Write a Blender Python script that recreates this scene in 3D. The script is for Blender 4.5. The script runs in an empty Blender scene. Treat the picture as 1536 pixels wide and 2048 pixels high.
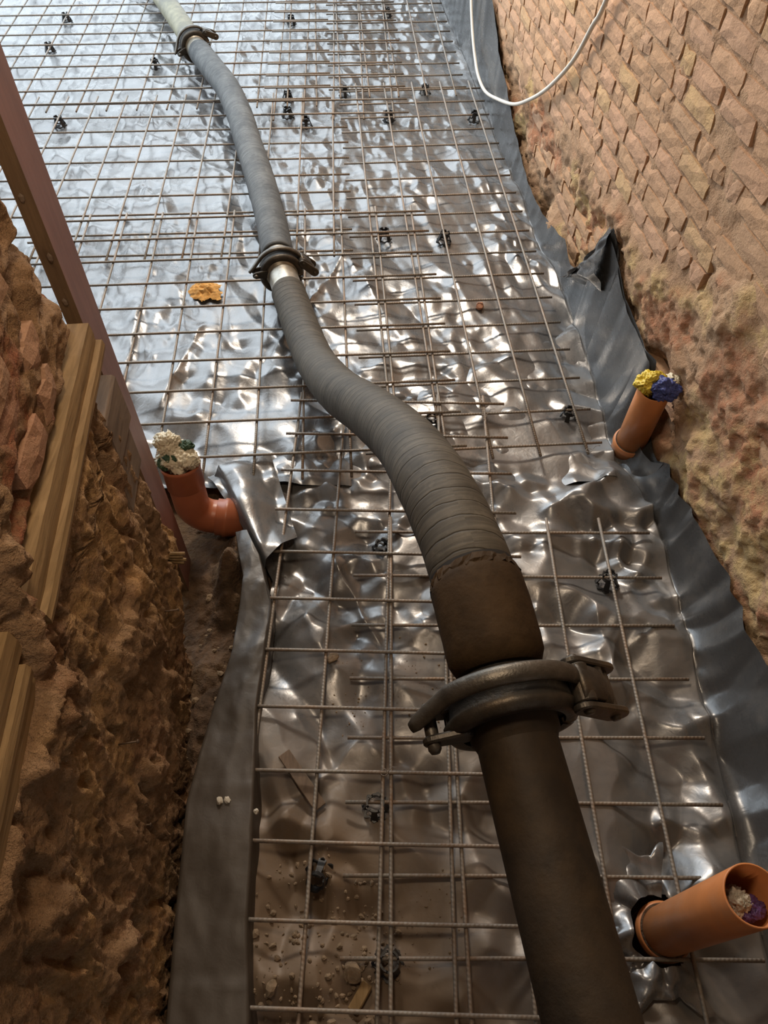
import bpy, bmesh, math, random
import numpy as np
from mathutils import Vector, Matrix, Euler

rng = random.Random(7)
nr = np.random.RandomState(11)
scn = bpy.context.scene
COL = scn.collection

# ------------------------------------------------------------------ camera, sky, lamps, exposure
CAM_Z = 2.318
cam_d = bpy.data.cameras.new('camera')
cam = bpy.data.objects.new('camera', cam_d)
COL.objects.link(cam)
cam_d.sensor_fit = 'VERTICAL'
cam_d.sensor_height = 24.0
cam_d.lens = 1462.1 * 24.0 / 2048.0
cam_d.clip_start = 0.02
RIGHT = Vector((0.99997064, 0.00607652, 0.00466784))
UP = Vector((-0.00766243, 0.79300425, 0.60916792))
FWD = Vector((0.0, 0.6091858, -0.79302753))
m = Matrix((RIGHT, UP, -FWD)).transposed().to_4x4()
m.translation = Vector((0, 0, CAM_Z))
cam.matrix_world = m
scn.camera = cam

world = bpy.data.worlds.new('sky')
scn.world = world
world.use_nodes = True
bg = world.node_tree.nodes['Background']
bg.inputs[0].default_value = (0.80, 0.91, 1.0, 1)
bg.inputs[1].default_value = 4.6

def area(name, loc, target, sx, sy, power, col):
    l = bpy.data.lights.new(name, 'AREA')
    l.shape = 'RECTANGLE'; l.size = sx; l.size_y = sy; l.energy = power; l.color = col
    o = bpy.data.objects.new(name, l); COL.objects.link(o)
    o.location = loc
    o.rotation_euler = (Vector(target) - Vector(loc)).to_track_quat('-Z', 'Y').to_euler()
    return o
# a warm work lamp hung high beside the camera; portals only help sampling the daylight openings
area('work_lamp', (-0.22, 0.85, 2.70), (0.35, 1.15, 0.0), 0.30, 0.22, 13.5, (1.0, 0.80, 0.58))
area('brick_fill_light', (-0.50, 5.0, 3.2), (0.95, 2.3, 0.6), 0.6, 0.45, 130, (1.0, 0.87, 0.72))  # added fill light that brightens the brick wall and film highlights
for nm, loc, tg, sx, sy in (('roof_opening', (-3.2, 7.9, 3.4), (-3.2, 7.9, 0), 4.7, 6.4), ('far_opening', (-3.0, 11.1, 1.7), (-3.0, 0, 1.7), 5.2, 3.3), ('side_opening', (-5.6, 7.9, 1.7), (0, 7.9, 1.7), 6.4, 3.3)):
    o = area(nm, loc, tg, sx, sy, 1.0, (1, 1, 1)); o.data.cycles.is_portal = True

vs = scn.view_settings
scn.display_settings.display_device = 'sRGB'
vs.view_transform = 'Standard'
vs.look = 'None'
vs.gamma = 1.0
vs.use_curve_mapping = False
vs.exposure = 0.0

# ------------------------------------------------------------------ noise
_p = np.arange(256); nr.shuffle(_p); PERM = np.concatenate([_p, _p, _p])
_ang = nr.rand(256) * 2 * np.pi
GX, GY = np.cos(_ang), np.sin(_ang)
def perlin(x, y, seed=0):
    x = np.asarray(x, float) + seed * 17.31; y = np.asarray(y, float) + seed * 9.73
    xi = np.floor(x).astype(int); yi = np.floor(y).astype(int)
    xf = x - xi; yf = y - yi
    xi &= 255; yi &= 255
    u = xf * xf * xf * (xf * (xf * 6 - 15) + 10); v = yf * yf * yf * (yf * (yf * 6 - 15) + 10)
    def g(a, b, dx, dy):
        h = PERM[PERM[(xi + a) & 255] + ((yi + b) & 255)]
        return GX[h] * dx + GY[h] * dy
    n00 = g(0, 0, xf, yf); n10 = g(1, 0, xf - 1, yf); n01 = g(0, 1, xf, yf - 1); n11 = g(1, 1, xf - 1, yf - 1)
    return 1.5 * ((n00 * (1 - u) + n10 * u) * (1 - v) + (n01 * (1 - u) + n11 * u) * v)
def fbm(x, y, oct=4, seed=0, gain=0.5):
    a = 1.0; s = 0; f = 1.0
    for k in range(oct):
        s = s + a * perlin(x * f, y * f, seed + k * 3); a *= gain; f *= 2.03
    return s
def ridged(x, y, oct=4, seed=0, gain=0.5):
    a = 1.0; s = 0; f = 1.0
    for k in range(oct):
        s = s + a * (1 - np.abs(perlin(x * f, y * f, seed + k * 5)) * 2); a *= gain; f *= 2.1
    return s
def sst(a, b, x):
    t = np.clip((x - a) / (b - a), 0, 1); return t * t * (3 - 2 * t)
def tri(x):
    return np.abs((x % 1.0) * 2 - 1)

# ------------------------------------------------------------------ mesh helpers
def new_mesh(name, V, Fc, smooth=True, angle=None):
    me = bpy.data.meshes.new(name)
    me.from_pydata(np.asarray(V, float).tolist() if not isinstance(V, list) else V, [], Fc if isinstance(Fc, list) else Fc.tolist())
    if smooth:
        me.polygons.foreach_set('use_smooth', [True] * len(me.polygons))
    me.update()
    return me
def obj(name, me, mat=None, parent=None, loc=None):
    o = bpy.data.objects.new(name, me); COL.objects.link(o)
    if mat is not None and len(me.materials) == 0: me.materials.append(mat)
    if parent is not None: o.parent = parent
    if loc is not None: o.location = loc
    return o
def tag(o, label, cat=None, group=None, kind=None):
    if label: o['label'] = label
    if cat: o['category'] = cat
    if group: o['group'] = group
    if kind: o['kind'] = kind
    return o
def empty(name, loc, label=None, cat=None, group=None, kind=None):
    o = bpy.data.objects.new(name, None); COL.objects.link(o); o.location = loc
    o.empty_display_size = 0.05
    return tag(o, label, cat, group, kind)
def gridfaces(ny, nx, flip=False):
    i = np.arange(ny - 1)[:, None] * nx + np.arange(nx - 1)[None, :]
    q = np.stack([i, i + 1, i + nx + 1, i + nx], -1).reshape(-1, 4)
    return q[:, ::-1] if flip else q
def grid_mesh(name, V, flip=False, attrs=None, keep=None, uv=None):
    ny, nx = V.shape[:2]
    q = gridfaces(ny, nx, flip)
    P = V.reshape(-1, 3)
    idx = None
    if keep is not None:
        k = keep.reshape(-1)
        q = q[k[q].all(1)]
        used = np.unique(q); re = -np.ones(len(P), int); re[used] = np.arange(len(used))
        q = re[q]; P = P[used]; idx = used
    me = new_mesh(name, P, q)
    if attrs:
        for an, A in attrs.items():
            A = A.reshape(-1)
            if idx is not None: A = A[idx]
            at = me.attributes.new(an, 'FLOAT', 'POINT')
            at.data.foreach_set('value', A.astype(np.float32))
    return me
class MB:
    def __init__(s): s.v = []; s.f = []; s.uv = {}
    def add(s, V, Fc):
        b = len(s.v); s.v += [tuple(map(float, p)) for p in V]; s.f += [tuple(i + b for i in f) for f in Fc]
    def mesh(s, name, smooth=False): return new_mesh(name, s.v, s.f, smooth)
def frames(P):
    P = [Vector(p) for p in P]; n = len(P); T = []
    for i in range(n):
        a = P[max(i - 1, 0)]; b = P[min(i + 1, n - 1)]; T.append((b - a).normalized())
    ref = Vector((0, 0, 1)) if abs(T[0].z) < 0.9 else Vector((1, 0, 0))
    N = (ref - T[0] * ref.dot(T[0])).normalized(); out = []
    for i in range(n):
        N = (N - T[i] * N.dot(T[i])).normalized(); B = T[i].cross(N); out.append((P[i], T[i], N, B))
    return out
def sweep(mb, P, R, seg=12, cap=True, flat=None):
    fr = frames(P); n = len(fr)
    V = []; Fc = []
    for i, (p, t, N, B) in enumerate(fr):
        r = R[i] if hasattr(R, '__len__') else R
        fl = flat if flat else (1, 1)
        for k in range(seg):
            a = 2 * math.pi * k / seg
            V.append(p + N * (math.cos(a) * r * fl[0]) + B * (math.sin(a) * r * fl[1]))
    for i in range(n - 1):
        for k in range(seg):
            k2 = (k + 1) % seg
            Fc.append((i * seg + k, i * seg + k2, (i + 1) * seg + k2, (i + 1) * seg + k))
    if cap:
        Fc.append(tuple(range(seg))[::-1]); Fc.append(tuple((n - 1) * seg + k for k in range(seg)))
    mb.add(V, Fc)
def catmull(P, step):
    P = np.array(P, float); out = []
    Q = np.vstack([2 * P[0] - P[1], P, 2 * P[-1] - P[-2]])
    for i in range(1, len(Q) - 2):
        n = max(2, int(np.linalg.norm(Q[i + 1] - Q[i]) / step))
        for t in np.linspace(0, 1, n, endpoint=False):
            out.append(0.5 * (2 * Q[i] + (Q[i + 1] - Q[i - 1]) * t + (2 * Q[i - 1] - 5 * Q[i] + 4 * Q[i + 1] - Q[i + 2]) * t ** 2 + (-Q[i - 1] + 3 * Q[i] - 3 * Q[i + 1] + Q[i + 2]) * t ** 3))
    out.append(P[-1]); return np.array(out)
def tube_uv(name, P, R, seg=32, smooth=True, cap=False):
    """swept tube with uv = (length along in metres, turn around)"""
    fr = frames(P); n = len(fr); V = []; Fc = []; UV = []
    L = [0.0]
    for i in range(1, n): L.append(L[-1] + (fr[i][0] - fr[i - 1][0]).length)
    for i, (p, t, N, B) in enumerate(fr):
        r = R[i] if hasattr(R, '__len__') else R
        for k in range(seg):
            a = 2 * math.pi * k / seg
            V.append(p + N * (math.cos(a) * r) + B * (math.sin(a) * r))
    for i in range(n - 1):
        for k in range(seg):
            k2 = (k + 1) % seg
            Fc.append((i * seg + k, i * seg + k2, (i + 1) * seg + k2, (i + 1) * seg + k))
            UV += [(L[i], k / seg), (L[i], (k + 1) / seg), (L[i + 1], (k + 1) / seg), (L[i + 1], k / seg)]
    if cap:
        for base, rev in ((0, True), ((n - 1) * seg, False)):
            f = [base + k for k in range(seg)]
            Fc.append(tuple(f[::-1] if rev else f)); UV += [(L[0 if rev else -1], 0)] * seg
    me = new_mesh(name, V, Fc, smooth)
    uvl = me.uv_layers.new(name='uv')
    uvl.data.foreach_set('uv', np.array(UV, np.float32).reshape(-1))
    if cap:
        me.polygons[-1].use_smooth = False; me.polygons[-2].use_smooth = False
    return me
def lathe(mb, prof, M, seg=40, a0=0.0, a1=2 * math.pi):
    """revolve prof [(axial, radius)] about local Y of matrix M; open arc gets closed profile faces"""
    full = abs(a1 - a0 - 2 * math.pi) < 1e-6
    na = seg if full else seg + 1; k = len(prof); V = []; Fc = []
    for i in range(na):
        a = a0 + (a1 - a0) * i / seg
        for y, r in prof: V.append(M @ Vector((r * math.cos(a), y, r * math.sin(a))))
    for i in range(seg):
        i2 = (i + 1) % na
        for j in range(k - 1):
            Fc.append((i * k + j, i * k + j + 1, i2 * k + j + 1, i2 * k + j))
    if not full:
        Fc.append(tuple(range(k))); Fc.append(tuple((na - 1) * k + j for j in range(k))[::-1])
    mb.add(V, Fc)
def box_bm(mb, c, s, M=None):
    x, y, z = (d / 2 for d in s); V = []
    for dx, dy, dz in ((-x, -y, -z), (x, -y, -z), (x, y, -z), (-x, y, -z), (-x, -y, z), (x, -y, z), (x, y, z), (-x, y, z)):
        p = Vector((c[0] + dx, c[1] + dy, c[2] + dz)) if M is None else M @ Vector((dx, dy, dz)) + Vector(c)
        V.append(p)
    mb.add(V, [(3, 2, 1, 0), (4, 5, 6, 7), (0, 1, 5, 4), (1, 2, 6, 5), (2, 3, 7, 6), (3, 0, 4, 7)])
def bevel(me, w, seg=2):
    bm = bmesh.new(); bm.from_mesh(me)
    bmesh.ops.bevel(bm, geom=bm.edges[:], offset=w, segments=seg, affect='EDGES', clamp_overlap=True)
    bm.to_mesh(me); bm.free()
    me.polygons.foreach_set('use_smooth', [False] * len(me.polygons)); me.update()
    return me

# ------------------------------------------------------------------ materials
class NT:
    def __init__(s, name):
        s.m = bpy.data.materials.new(name); s.m.use_nodes = True; s.t = s.m.node_tree
        s.b = s.t.nodes['Principled BSDF']
    def n(s, ty, **kw):
        nd = s.t.nodes.new(ty)
        for k, v in kw.items():
            if k in nd.inputs.keys() if isinstance(k, str) else False: pass
            setattr(nd, k, v)
        return nd
    def l(s, a, b): s.t.links.new(a, b)
    def coord(s, kind='Object'): return s.n('ShaderNodeTexCoord').outputs[kind]
    def mapping(s, src, scale):
        mp = s.n('ShaderNodeMapping'); s.l(src, mp.inputs[0]); mp.inputs['Scale'].default_value = scale; return mp.outputs[0]
    def noise(s, src, scale, detail=4, rough=0.55, dist=0.0, w=None):
        nd = s.n('ShaderNodeTexNoise')
        if w is not None:
            nd.noise_dimensions = '4D'; s.l(w, nd.inputs['W'])
        if src is not None: s.l(src, nd.inputs['Vector'])
        nd.inputs['Scale'].default_value = scale; nd.inputs['Detail'].default_value = detail
        nd.inputs['Roughness'].default_value = rough; nd.inputs['Distortion'].default_value = dist
        return nd.outputs['Fac']
    def ramp(s, fac, stops):
        r = s.n('ShaderNodeValToRGB'); s.l(fac, r.inputs[0]); e = r.color_ramp.elements
        while len(e) < len(stops): e.new(0.5)
        for i, (p, c) in enumerate(stops):
            e[i].position = p; e[i].color = (c, c, c, 1) if not hasattr(c, '__len__') else (*c, 1)
        return r.outputs[0]
    def mix(s, fac, a, b, mode='MIX'):
        nd = s.n('ShaderNodeMix'); nd.data_type = 'RGBA'; nd.blend_type = mode
        for sock, v in ((nd.inputs[0], fac), (nd.inputs[6], a), (nd.inputs[7], b)):
            if hasattr(v, 'is_linked'): s.l(v, sock)
            elif hasattr(v, '__len__'): sock.default_value = (*v, 1)
            else: sock.default_value = v if sock is nd.inputs[0] else (v, v, v, 1)
        return nd.outputs[2]
    def math(s, op, a, b=None, c=None):
        nd = s.n('ShaderNodeMath'); nd.operation = op
        for i, v in enumerate((a, b, c)):
            if v is None: continue
            if hasattr(v, 'is_linked'): s.l(v, nd.inputs[i])
            else: nd.inputs[i].default_value = v
        return nd.outputs[0]
    def attr(s, name):
        nd = s.n('ShaderNodeAttribute'); nd.attribute_name = name; return nd.outputs['Fac']
    def bump(s, h, strength, dist=0.01, prev=None):
        b = s.n('ShaderNodeBump'); s.l(h, b.inputs['Height']); b.inputs['Strength'].default_value = strength
        b.inputs['Distance'].default_value = dist
        if prev is not None: s.l(prev, b.inputs['Normal'])
        return b.outputs[0]
    def set(s, **kw):
        mp = dict(col='Base Color', rough='Roughness', metal='Metallic', normal='Normal', spec='Specular IOR Level', ior='IOR', coat='Coat Weight', coatr='Coat Roughness', sss='Subsurface Weight', alpha='Alpha', trans='Transmission Weight')
        for k, v in kw.items():
            i = s.b.inputs[mp[k]]
            if hasattr(v, 'is_linked'): s.l(v, i)
            elif hasattr(v, '__len__'): i.default_value = (*v, 1)
            else: i.default_value = v
        return s.m
M = {}
def simple(name, col, rough=0.6, metal=0.0, scale=25, var=0.35, bump=0.3, dirt=None, bdist=0.003, spec=0.4):
    t = NT(name); c = t.coord()
    f = t.noise(c, scale, 5, 0.6)
    dark = tuple(x * (1 - var) for x in col); light = tuple(min(1, x * (1 + var)) for x in col)
    cc = t.ramp(f, [(0.3, dark), (0.7, light)])
    if dirt:
        d = t.ramp(t.noise(c, scale * 0.35, 5, 0.65), [(0.48, 0.0), (0.68, 1.0)])
        cc = t.mix(d, cc, dirt)
    nrm = t.bump(t.noise(c, scale * 4, 4, 0.65), bump, bdist)
    M[name] = t.set(col=cc, rough=rough, metal=metal, normal=nrm, spec=spec); return M[name]

# plastic membrane: black polythene, silvery gloss, dust where attribute dust is high
def film_mat(name, base, dustcol, metal):
    t = NT(name); c = t.coord()
    d = t.attr('dust')
    n1 = t.noise(c, 5.0, 6, 0.62); n2 = t.noise(c, 38.0, 5, 0.65)
    nn = t.math('ADD', t.math('MULTIPLY', n1, 0.65), t.math('MULTIPLY', n2, 0.35))
    df = t.math('MULTIPLY_ADD', nn, 1.6, t.math('MULTIPLY_ADD', d, 1.5, -1.30))
    dc = t.n('ShaderNodeClamp'); t.l(df, dc.inputs[0]); df = dc.outputs[0]
    rust = t.ramp(t.noise(c, 1.7, 4, 0.7, 0.6), [(0.70, 0.0), (0.76, 1.0)])
    rustn = t.math('MULTIPLY', rust, t.ramp(t.noise(c, 22, 4, 0.7), [(0.45, 0.0), (0.62, 0.8)]))
    dcv = t.mix(t.noise(c, 9, 4), dustcol, tuple(x * 0.72 for x in dustcol))
    dcv = t.mix(t.attr('dirt'), dcv, t.mix(n1, (0.19, 0.13, 0.08), (0.105, 0.068, 0.040)))
    col = t.mix(df, base, dcv)
    col = t.mix(rustn, col, (0.42, 0.24, 0.12))
    sm = t.ramp(t.noise(t.mapping(c, (9, 3, 9)), 3.0, 5, 0.7), [(0.35, 0.0), (0.75, 1.0)])
    ro = t.math('MULTIPLY_ADD', df, 0.30, t.math('MULTIPLY_ADD', sm, 0.14, 0.235))
    me = t.math('MULTIPLY', t.math('SUBTRACT', 1.0, t.math('MULTIPLY', df, 0.75)), metal)
    w = t.noise(c, 30, 3, 0.5, 0.8)
    b1 = t.bump(w, 0.13, 0.006)
    b2 = t.bump(t.noise(c, 130, 4, 0.6), 0.10, 0.0015, b1)
    M[name] = t.set(col=col, rough=ro, metal=me, normal=b2, spec=0.6)
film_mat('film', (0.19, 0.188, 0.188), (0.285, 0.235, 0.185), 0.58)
film_mat('film_dark', (0.070, 0.070, 0.071), (0.21, 0.18, 0.15), 0.30)  # darker film copy: dark reflections put into the colour of upturned faces
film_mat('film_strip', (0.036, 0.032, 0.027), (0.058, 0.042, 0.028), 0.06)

def wall_mat(name, cols, red, yellow, rough_scale=1.0):
    t = NT(name); c = t.coord()
    n1 = t.noise(c, 3.2, 7, 0.62); n2 = t.noise(c, 24, 6, 0.7); n3 = t.noise(c, 110, 4, 0.7)
    col = t.ramp(n1, [(0.30, cols[0]), (0.5, cols[1]), (0.68, cols[2])])
    col = t.mix(t.ramp(n2, [(0.35, 0.0), (0.7, 0.55)]), col, cols[0])
    r = t.math('MULTIPLY', t.attr('red'), t.ramp(n2, [(0.38, 0.15), (0.6, 1.0)]))
    y = t.math('MULTIPLY', t.attr('yellow'), t.ramp(t.noise(c, 11, 5, 0.65), [(0.4, 0.0), (0.56, 1.0)]))
    col = t.mix(y, col, yellow); col = t.mix(r, col, red)
    col = t.mix(t.ramp(n3, [(0.3, 0.35), (0.62, 0.0)]), col, tuple(x * 0.45 for x in cols[0]))
    b = t.bump(n2, 0.8, 0.014 * rough_scale); b = t.bump(n3, 0.9, 0.006 * rough_scale, b)
    M[name] = t.set(col=col, rough=0.92, normal=b, spec=0.15)
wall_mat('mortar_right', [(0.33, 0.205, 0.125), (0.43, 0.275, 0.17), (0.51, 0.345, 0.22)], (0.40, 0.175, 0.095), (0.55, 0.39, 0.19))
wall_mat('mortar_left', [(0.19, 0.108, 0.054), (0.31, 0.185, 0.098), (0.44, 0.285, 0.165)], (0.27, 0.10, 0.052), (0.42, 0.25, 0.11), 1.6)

def brick_mat(name, stops):
    t = NT(name); oi = t.n('ShaderNodeObjectInfo'); rnd = oi.outputs['Random']
    c = t.coord(); w = t.math('MULTIPLY', rnd, 37.0)
    base = t.ramp(rnd, stops)
    g = t.noise(t.mapping(c, (1, 1, 1)), 16, 6, 0.68, 0.3, w=w)
    col = t.mix(t.ramp(g, [(0.35, 0.0), (0.72, 0.75)]), base, tuple(x * 0.72 for x in stops[1][1]))
    col = t.mix(t.ramp(t.noise(c, 9, 4, 0.6, 0, w=t.math('ADD', w, 5.0)), [(0.62, 0.0), (0.74, 0.6)]), col, tuple(min(1, x * 1.22) for x in stops[2][1]))
    dk = t.ramp(t.noise(c, 60, 4, 0.7, 0, w=w), [(0.28, 0.6), (0.46, 0.0)])
    col = t.mix(dk, col, (0.20, 0.12, 0.07))
    st = t.noise(t.mapping(c, (22, 22, 60)), 1.6, 4, 0.6, 0.4, w=w)
    b = t.bump(g, 0.75, 0.010); b = t.bump(st, 0.45, 0.004, b); b = t.bump(t.noise(c, 150, 3, 0.7, 0, w=w), 0.6, 0.003, b)
    M[name] = t.set(col=col, rough=0.9, normal=b, spec=0.15)
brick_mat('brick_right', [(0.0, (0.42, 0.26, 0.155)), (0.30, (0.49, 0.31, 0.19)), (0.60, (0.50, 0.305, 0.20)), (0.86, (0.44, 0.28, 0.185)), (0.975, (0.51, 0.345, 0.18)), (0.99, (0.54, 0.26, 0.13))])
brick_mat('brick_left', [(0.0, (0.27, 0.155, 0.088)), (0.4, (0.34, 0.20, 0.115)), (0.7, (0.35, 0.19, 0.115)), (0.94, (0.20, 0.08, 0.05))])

def wood_mat(name, a, b, rough=0.75, axis=(3, 28, 28)):
    t = NT(name); c = t.coord()
    f = t.noise(t.mapping(c, axis), 2.0, 6, 0.65, 0.6)
    col = t.ramp(f, [(0.3, a), (0.65, b)])
    k = t.ramp(t.noise(c, 7, 3), [(0.72, 0.0), (0.8, 0.7)])
    col = t.mix(k, col, tuple(x * 0.4 for x in a))
    M[name] = t.set(col=col, rough=rough, normal=t.bump(f, 0.5, 0.004), spec=0.25)
wood_mat('batten_wood', (0.15, 0.090, 0.036), (0.29, 0.185, 0.085), axis=(26, 2.2, 40))
wood_mat('timber_grey', (0.105, 0.075, 0.055), (0.19, 0.135, 0.095), axis=(28, 3, 28))
wood_mat('jamb_edge', (0.085, 0.052, 0.030), (0.16, 0.10, 0.055), axis=(28, 28, 3))
t = NT('jamb_paint'); c = t.coord()
f = t.noise(t.mapping(c, (10, 10, 1.5)), 3, 5, 0.6)
M['jamb_paint'] = t.set(col=t.ramp(f, [(0.3, (0.14, 0.058, 0.043)), (0.7, (0.22, 0.10, 0.076))]), rough=0.42, normal=t.bump(t.noise(c, 60, 4), 0.15, 0.002))

# reinforcing steel, with rib bump along the uv length
t = NT('rebar'); c = t.coord('UV'); o = t.coord()
wv = t.n('ShaderNodeTexWave'); wv.wave_type = 'BANDS'; wv.bands_direction = 'DIAGONAL'
mp = t.n('ShaderNodeMapping'); t.l(c, mp.inputs[0]); mp.inputs['Scale'].default_value = (95, 0.55 * 2, 1); t.l(mp.outputs[0], wv.inputs[0])
wv.inputs['Scale'].default_value = 0.55; 
rust = t.ramp(t.noise(o, 6, 5, 0.7), [(0.42, 0.0), (0.66, 1.0)])
fine = t.noise(o, 60, 3)
col = t.mix(rust, (0.19, 0.17, 0.145), (0.23, 0.15, 0.095))
col = t.mix(t.ramp(fine, [(0.4, 0.0), (0.7, 0.6)]), col, (0.29, 0.25, 0.205))
M['rebar'] = t.set(col=col, rough=0.55, metal=0.2, normal=t.bump(wv.outputs['Fac'], 0.5, 0.0012))

# hose cloth wrap
def hose_mat(name, a, b, lines):
    t = NT(name); u = t.coord('UV'); o = t.coord()
    sep = t.n('ShaderNodeSeparateXYZ'); t.l(u, sep.inputs[0])
    hel = t.math('ADD', t.math('MULTIPLY', sep.outputs[0], 26.0), t.math('MULTIPLY', sep.outputs[1], 1.0))
    hel = t.math('ADD', hel, t.math('MULTIPLY', t.noise(o, 7, 3), 0.9))
    fr = t.math('FRACT', hel)
    seam = t.ramp(fr, [(0.0, 0.0), (0.07, 1.0), (0.93, 1.0), (1.0, 0.55)])
    fine = t.noise(t.mapping(u, (120, 3, 1)), 1.0, 4, 0.6, 0.4)
    n = t.noise(o, 9, 5, 0.65)
    col = t.ramp(n, [(0.3, a), (0.68, b)])
    col = t.mix(t.ramp(fine, [(0.38, 0.55), (0.62, 0.0)]), col, tuple(x * 0.45 for x in a))
    col = t.mix(t.math('MULTIPLY', t.math('SUBTRACT', 1.0, seam), lines), col, tuple(x * 0.3 for x in a))
    dust = t.ramp(t.noise(o, 34, 5, 0.7), [(0.55, 0.0), (0.75, 0.5)])
    col = t.mix(dust, col, tuple(min(1, x * 1.3) for x in b))
    bb = t.bump(seam, 0.6 * lines, 0.003); bb = t.bump(fine, 0.35, 0.0025, bb)
    M[name] = t.set(col=col, rough=0.66, normal=bb, spec=0.25)
hose_mat('hose_rubber', (0.046, 0.038, 0.027), (0.098, 0.083, 0.062), 0.8)
hose_mat('hose_far', (0.055, 0.059, 0.063), (0.145, 0.15, 0.15), 0.12)
simple('hose_yellow', (0.20, 0.185, 0.12), 0.6, 0, 14, 0.35, 0.3, dirt=(0.11, 0.105, 0.08))
simple('cuff_rubber', (0.040, 0.0235, 0.011), 0.75, 0, 12, 0.4, 0.5, dirt=(0.066, 0.040, 0.019), spec=0.12)
simple('pipe_steel', (0.027, 0.020, 0.014), 0.62, 0.1, 9, 0.45, 0.5, dirt=(0.058, 0.037, 0.019), spec=0.22)
simple('clamp_iron', (0.058, 0.050, 0.041), 0.46, 0.6, 20, 0.4, 0.45, dirt=(0.12, 0.085, 0.05))
simple('clamp_worn', (0.095, 0.083, 0.068), 0.42, 0.7, 30, 0.35, 0.35)
simple('ferrule_steel', (0.36, 0.34, 0.30), 0.38, 0.7, 16, 0.35, 0.25, dirt=(0.24, 0.19, 0.12))
simple('gasket', (0.012, 0.010, 0.009), 0.8, 0, 20, 0.3, 0.2)
simple('drain_orange', (0.50, 0.185, 0.062), 0.42, 0, 10, 0.12, 0.12, dirt=(0.44, 0.21, 0.11))
simple('drain_red', (0.34, 0.105, 0.048), 0.36, 0, 10, 0.12, 0.10)
simple('spacer_plastic', (0.013, 0.013, 0.014), 0.38, 0, 30, 0.3, 0.2, dirt=(0.05, 0.045, 0.04))
simple('soil', (0.085, 0.050, 0.028), 0.95, 0, 14, 0.5, 1.0, dirt=(0.15, 0.095, 0.05), bdist=0.012)
simple('sand', (0.55, 0.29, 0.085), 0.95, 0, 40, 0.3, 0.9)
simple('stone', (0.21, 0.15, 0.095), 0.9, 0, 30, 0.35, 0.6)
simple('stone_red', (0.36, 0.17, 0.10), 0.9, 0, 30, 0.3, 0.6)
simple('stone_pale', (0.46, 0.41, 0.33), 0.85, 0, 30, 0.3, 0.5)
simple('cable_white', (0.66, 0.62, 0.55), 0.45, 0, 8, 0.08, 0.05)
simple('bag_cream', (0.62, 0.56, 0.42), 0.5, 0, 12, 0.2, 0.3)
simple('bag_green', (0.035, 0.075, 0.04), 0.5, 0, 12, 0.3, 0.3)
simple('bag_yellow', (0.66, 0.50, 0.06), 0.42, 0, 12, 0.15, 0.3)
simple('bag_blue', (0.055, 0.075, 0.26), 0.42, 0, 12, 0.2, 0.3)
simple('bag_grey', (0.20, 0.16, 0.13), 0.4, 0, 12, 0.4, 0.4)
simple('bag_purple', (0.10, 0.05, 0.16), 0.4, 0, 12, 0.3, 0.3)
simple('nail_iron', (0.13, 0.085, 0.055), 0.6, 0.5, 30, 0.3, 0.3)
simple('plaster', (0.42, 0.36, 0.29), 0.9, 0, 4, 0.15, 0.3)

# ------------------------------------------------------------------ setting: walls, ceiling, floor
PHI = math.radians(6.5)
WN = Vector((math.cos(PHI), math.sin(PHI), 0)); WD = Vector((-math.sin(PHI), math.cos(PHI), 0))
WP = Vector((0.97, 3.2, 0))                     # a point of the brick face at floor height
def wall_x(y): return 0.97 - (y - 3.2) * math.tan(PHI)
def wpt(s, z, out=0.0):                         # s along the wall (0 at y=3.2), out towards the room
    p = WP + WD * s - WN * out; return Vector((p.x, p.y, z))

# right wall relief. eroded(s,z) in 0..1 where the brick faces are broken away
def eroded(s, z):
    y = 3.2 + s * math.cos(PHI)
    yk = [-2, 1.0, 1.45, 1.7, 1.95, 2.25, 2.6, 3.0, 3.4, 4.0, 4.6, 5.2, 6.0, 9.0]
    zk = [1.0, 1.0, .98, .86, .92, .66, .62, .60, .58, .50, .42, .42, .42, .40]
    b = np.interp(y, yk, zk) + 0.13 * fbm(np.asarray(s) * 2.2, np.asarray(z) * 2.2, 3, 5)
    e = sst(0.07, -0.07, np.asarray(z) - b)
    for (cy, cz, ry, rz) in ((1.72, 1.10, .10, .09), (1.62, 1.02, .13, .10), (2.05, 0.80, .16, .10), (1.5, 1.32, .07, .05)):
        e = np.maximum(e, sst(1.15, 0.75, np.hypot((y - cy) / ry, (np.asarray(z) - cz) / rz)))
    return e
ss = np.concatenate([np.arange(-5.2, -2.6, 0.05), np.arange(-2.6, 0.3, 0.0095), np.arange(0.3, 3.6, 0.016), np.arange(3.6, 8.1, 0.06)])
zz = np.concatenate([np.arange(-0.2, 1.9, 0.0105), np.arange(1.9, 3.6, 0.08)])
S, Z = np.meshgrid(ss, zz)
E = eroded(S, Z)
rel = -0.009 + 0.006 * fbm(S * 14, Z * 14, 4, 2)
rough = 0.026 * fbm(S * 3.2, Z * 3.2, 3, 9) + 0.016 * (ridged(S * 8, Z * 9, 4, 13, 0.6) - 0.8) * 0.6 + 0.004 * fbm(S * 30, Z * 30, 3, 23, .6)
rough = rough - 0.05 * sst(0.35, 0.75, perlin(S * 2.3, Z * 2.6, 41)) + 0.03 * sst(0.25, 0.7, perlin(S * 2.6, Z * 3.1, 47))
qq = 0.018 * (1 + .3 * perlin(S * 4, Z * 4, 99)); tq = rough / qq + 0.8 * perlin(S * 9, Z * 11, 97); rough = rough * 0.35 + 0.65 * qq * (np.floor(tq) + sst(.25, .75, tq - np.floor(tq)))
relief = rel * (1 - E) + (0.004 + rough) * E
relief = relief - 0.03 * sst(0.62, 0.3, Z) * E * sst(-1.4, -.6, S)
RV = np.zeros(S.shape + (3,))
for k in range(3): RV[..., k] = WP[k] + WD[k] * S - WN[k] * relief
RV[..., 2] = Z
Yw = 3.2 + S * math.cos(PHI)
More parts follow.
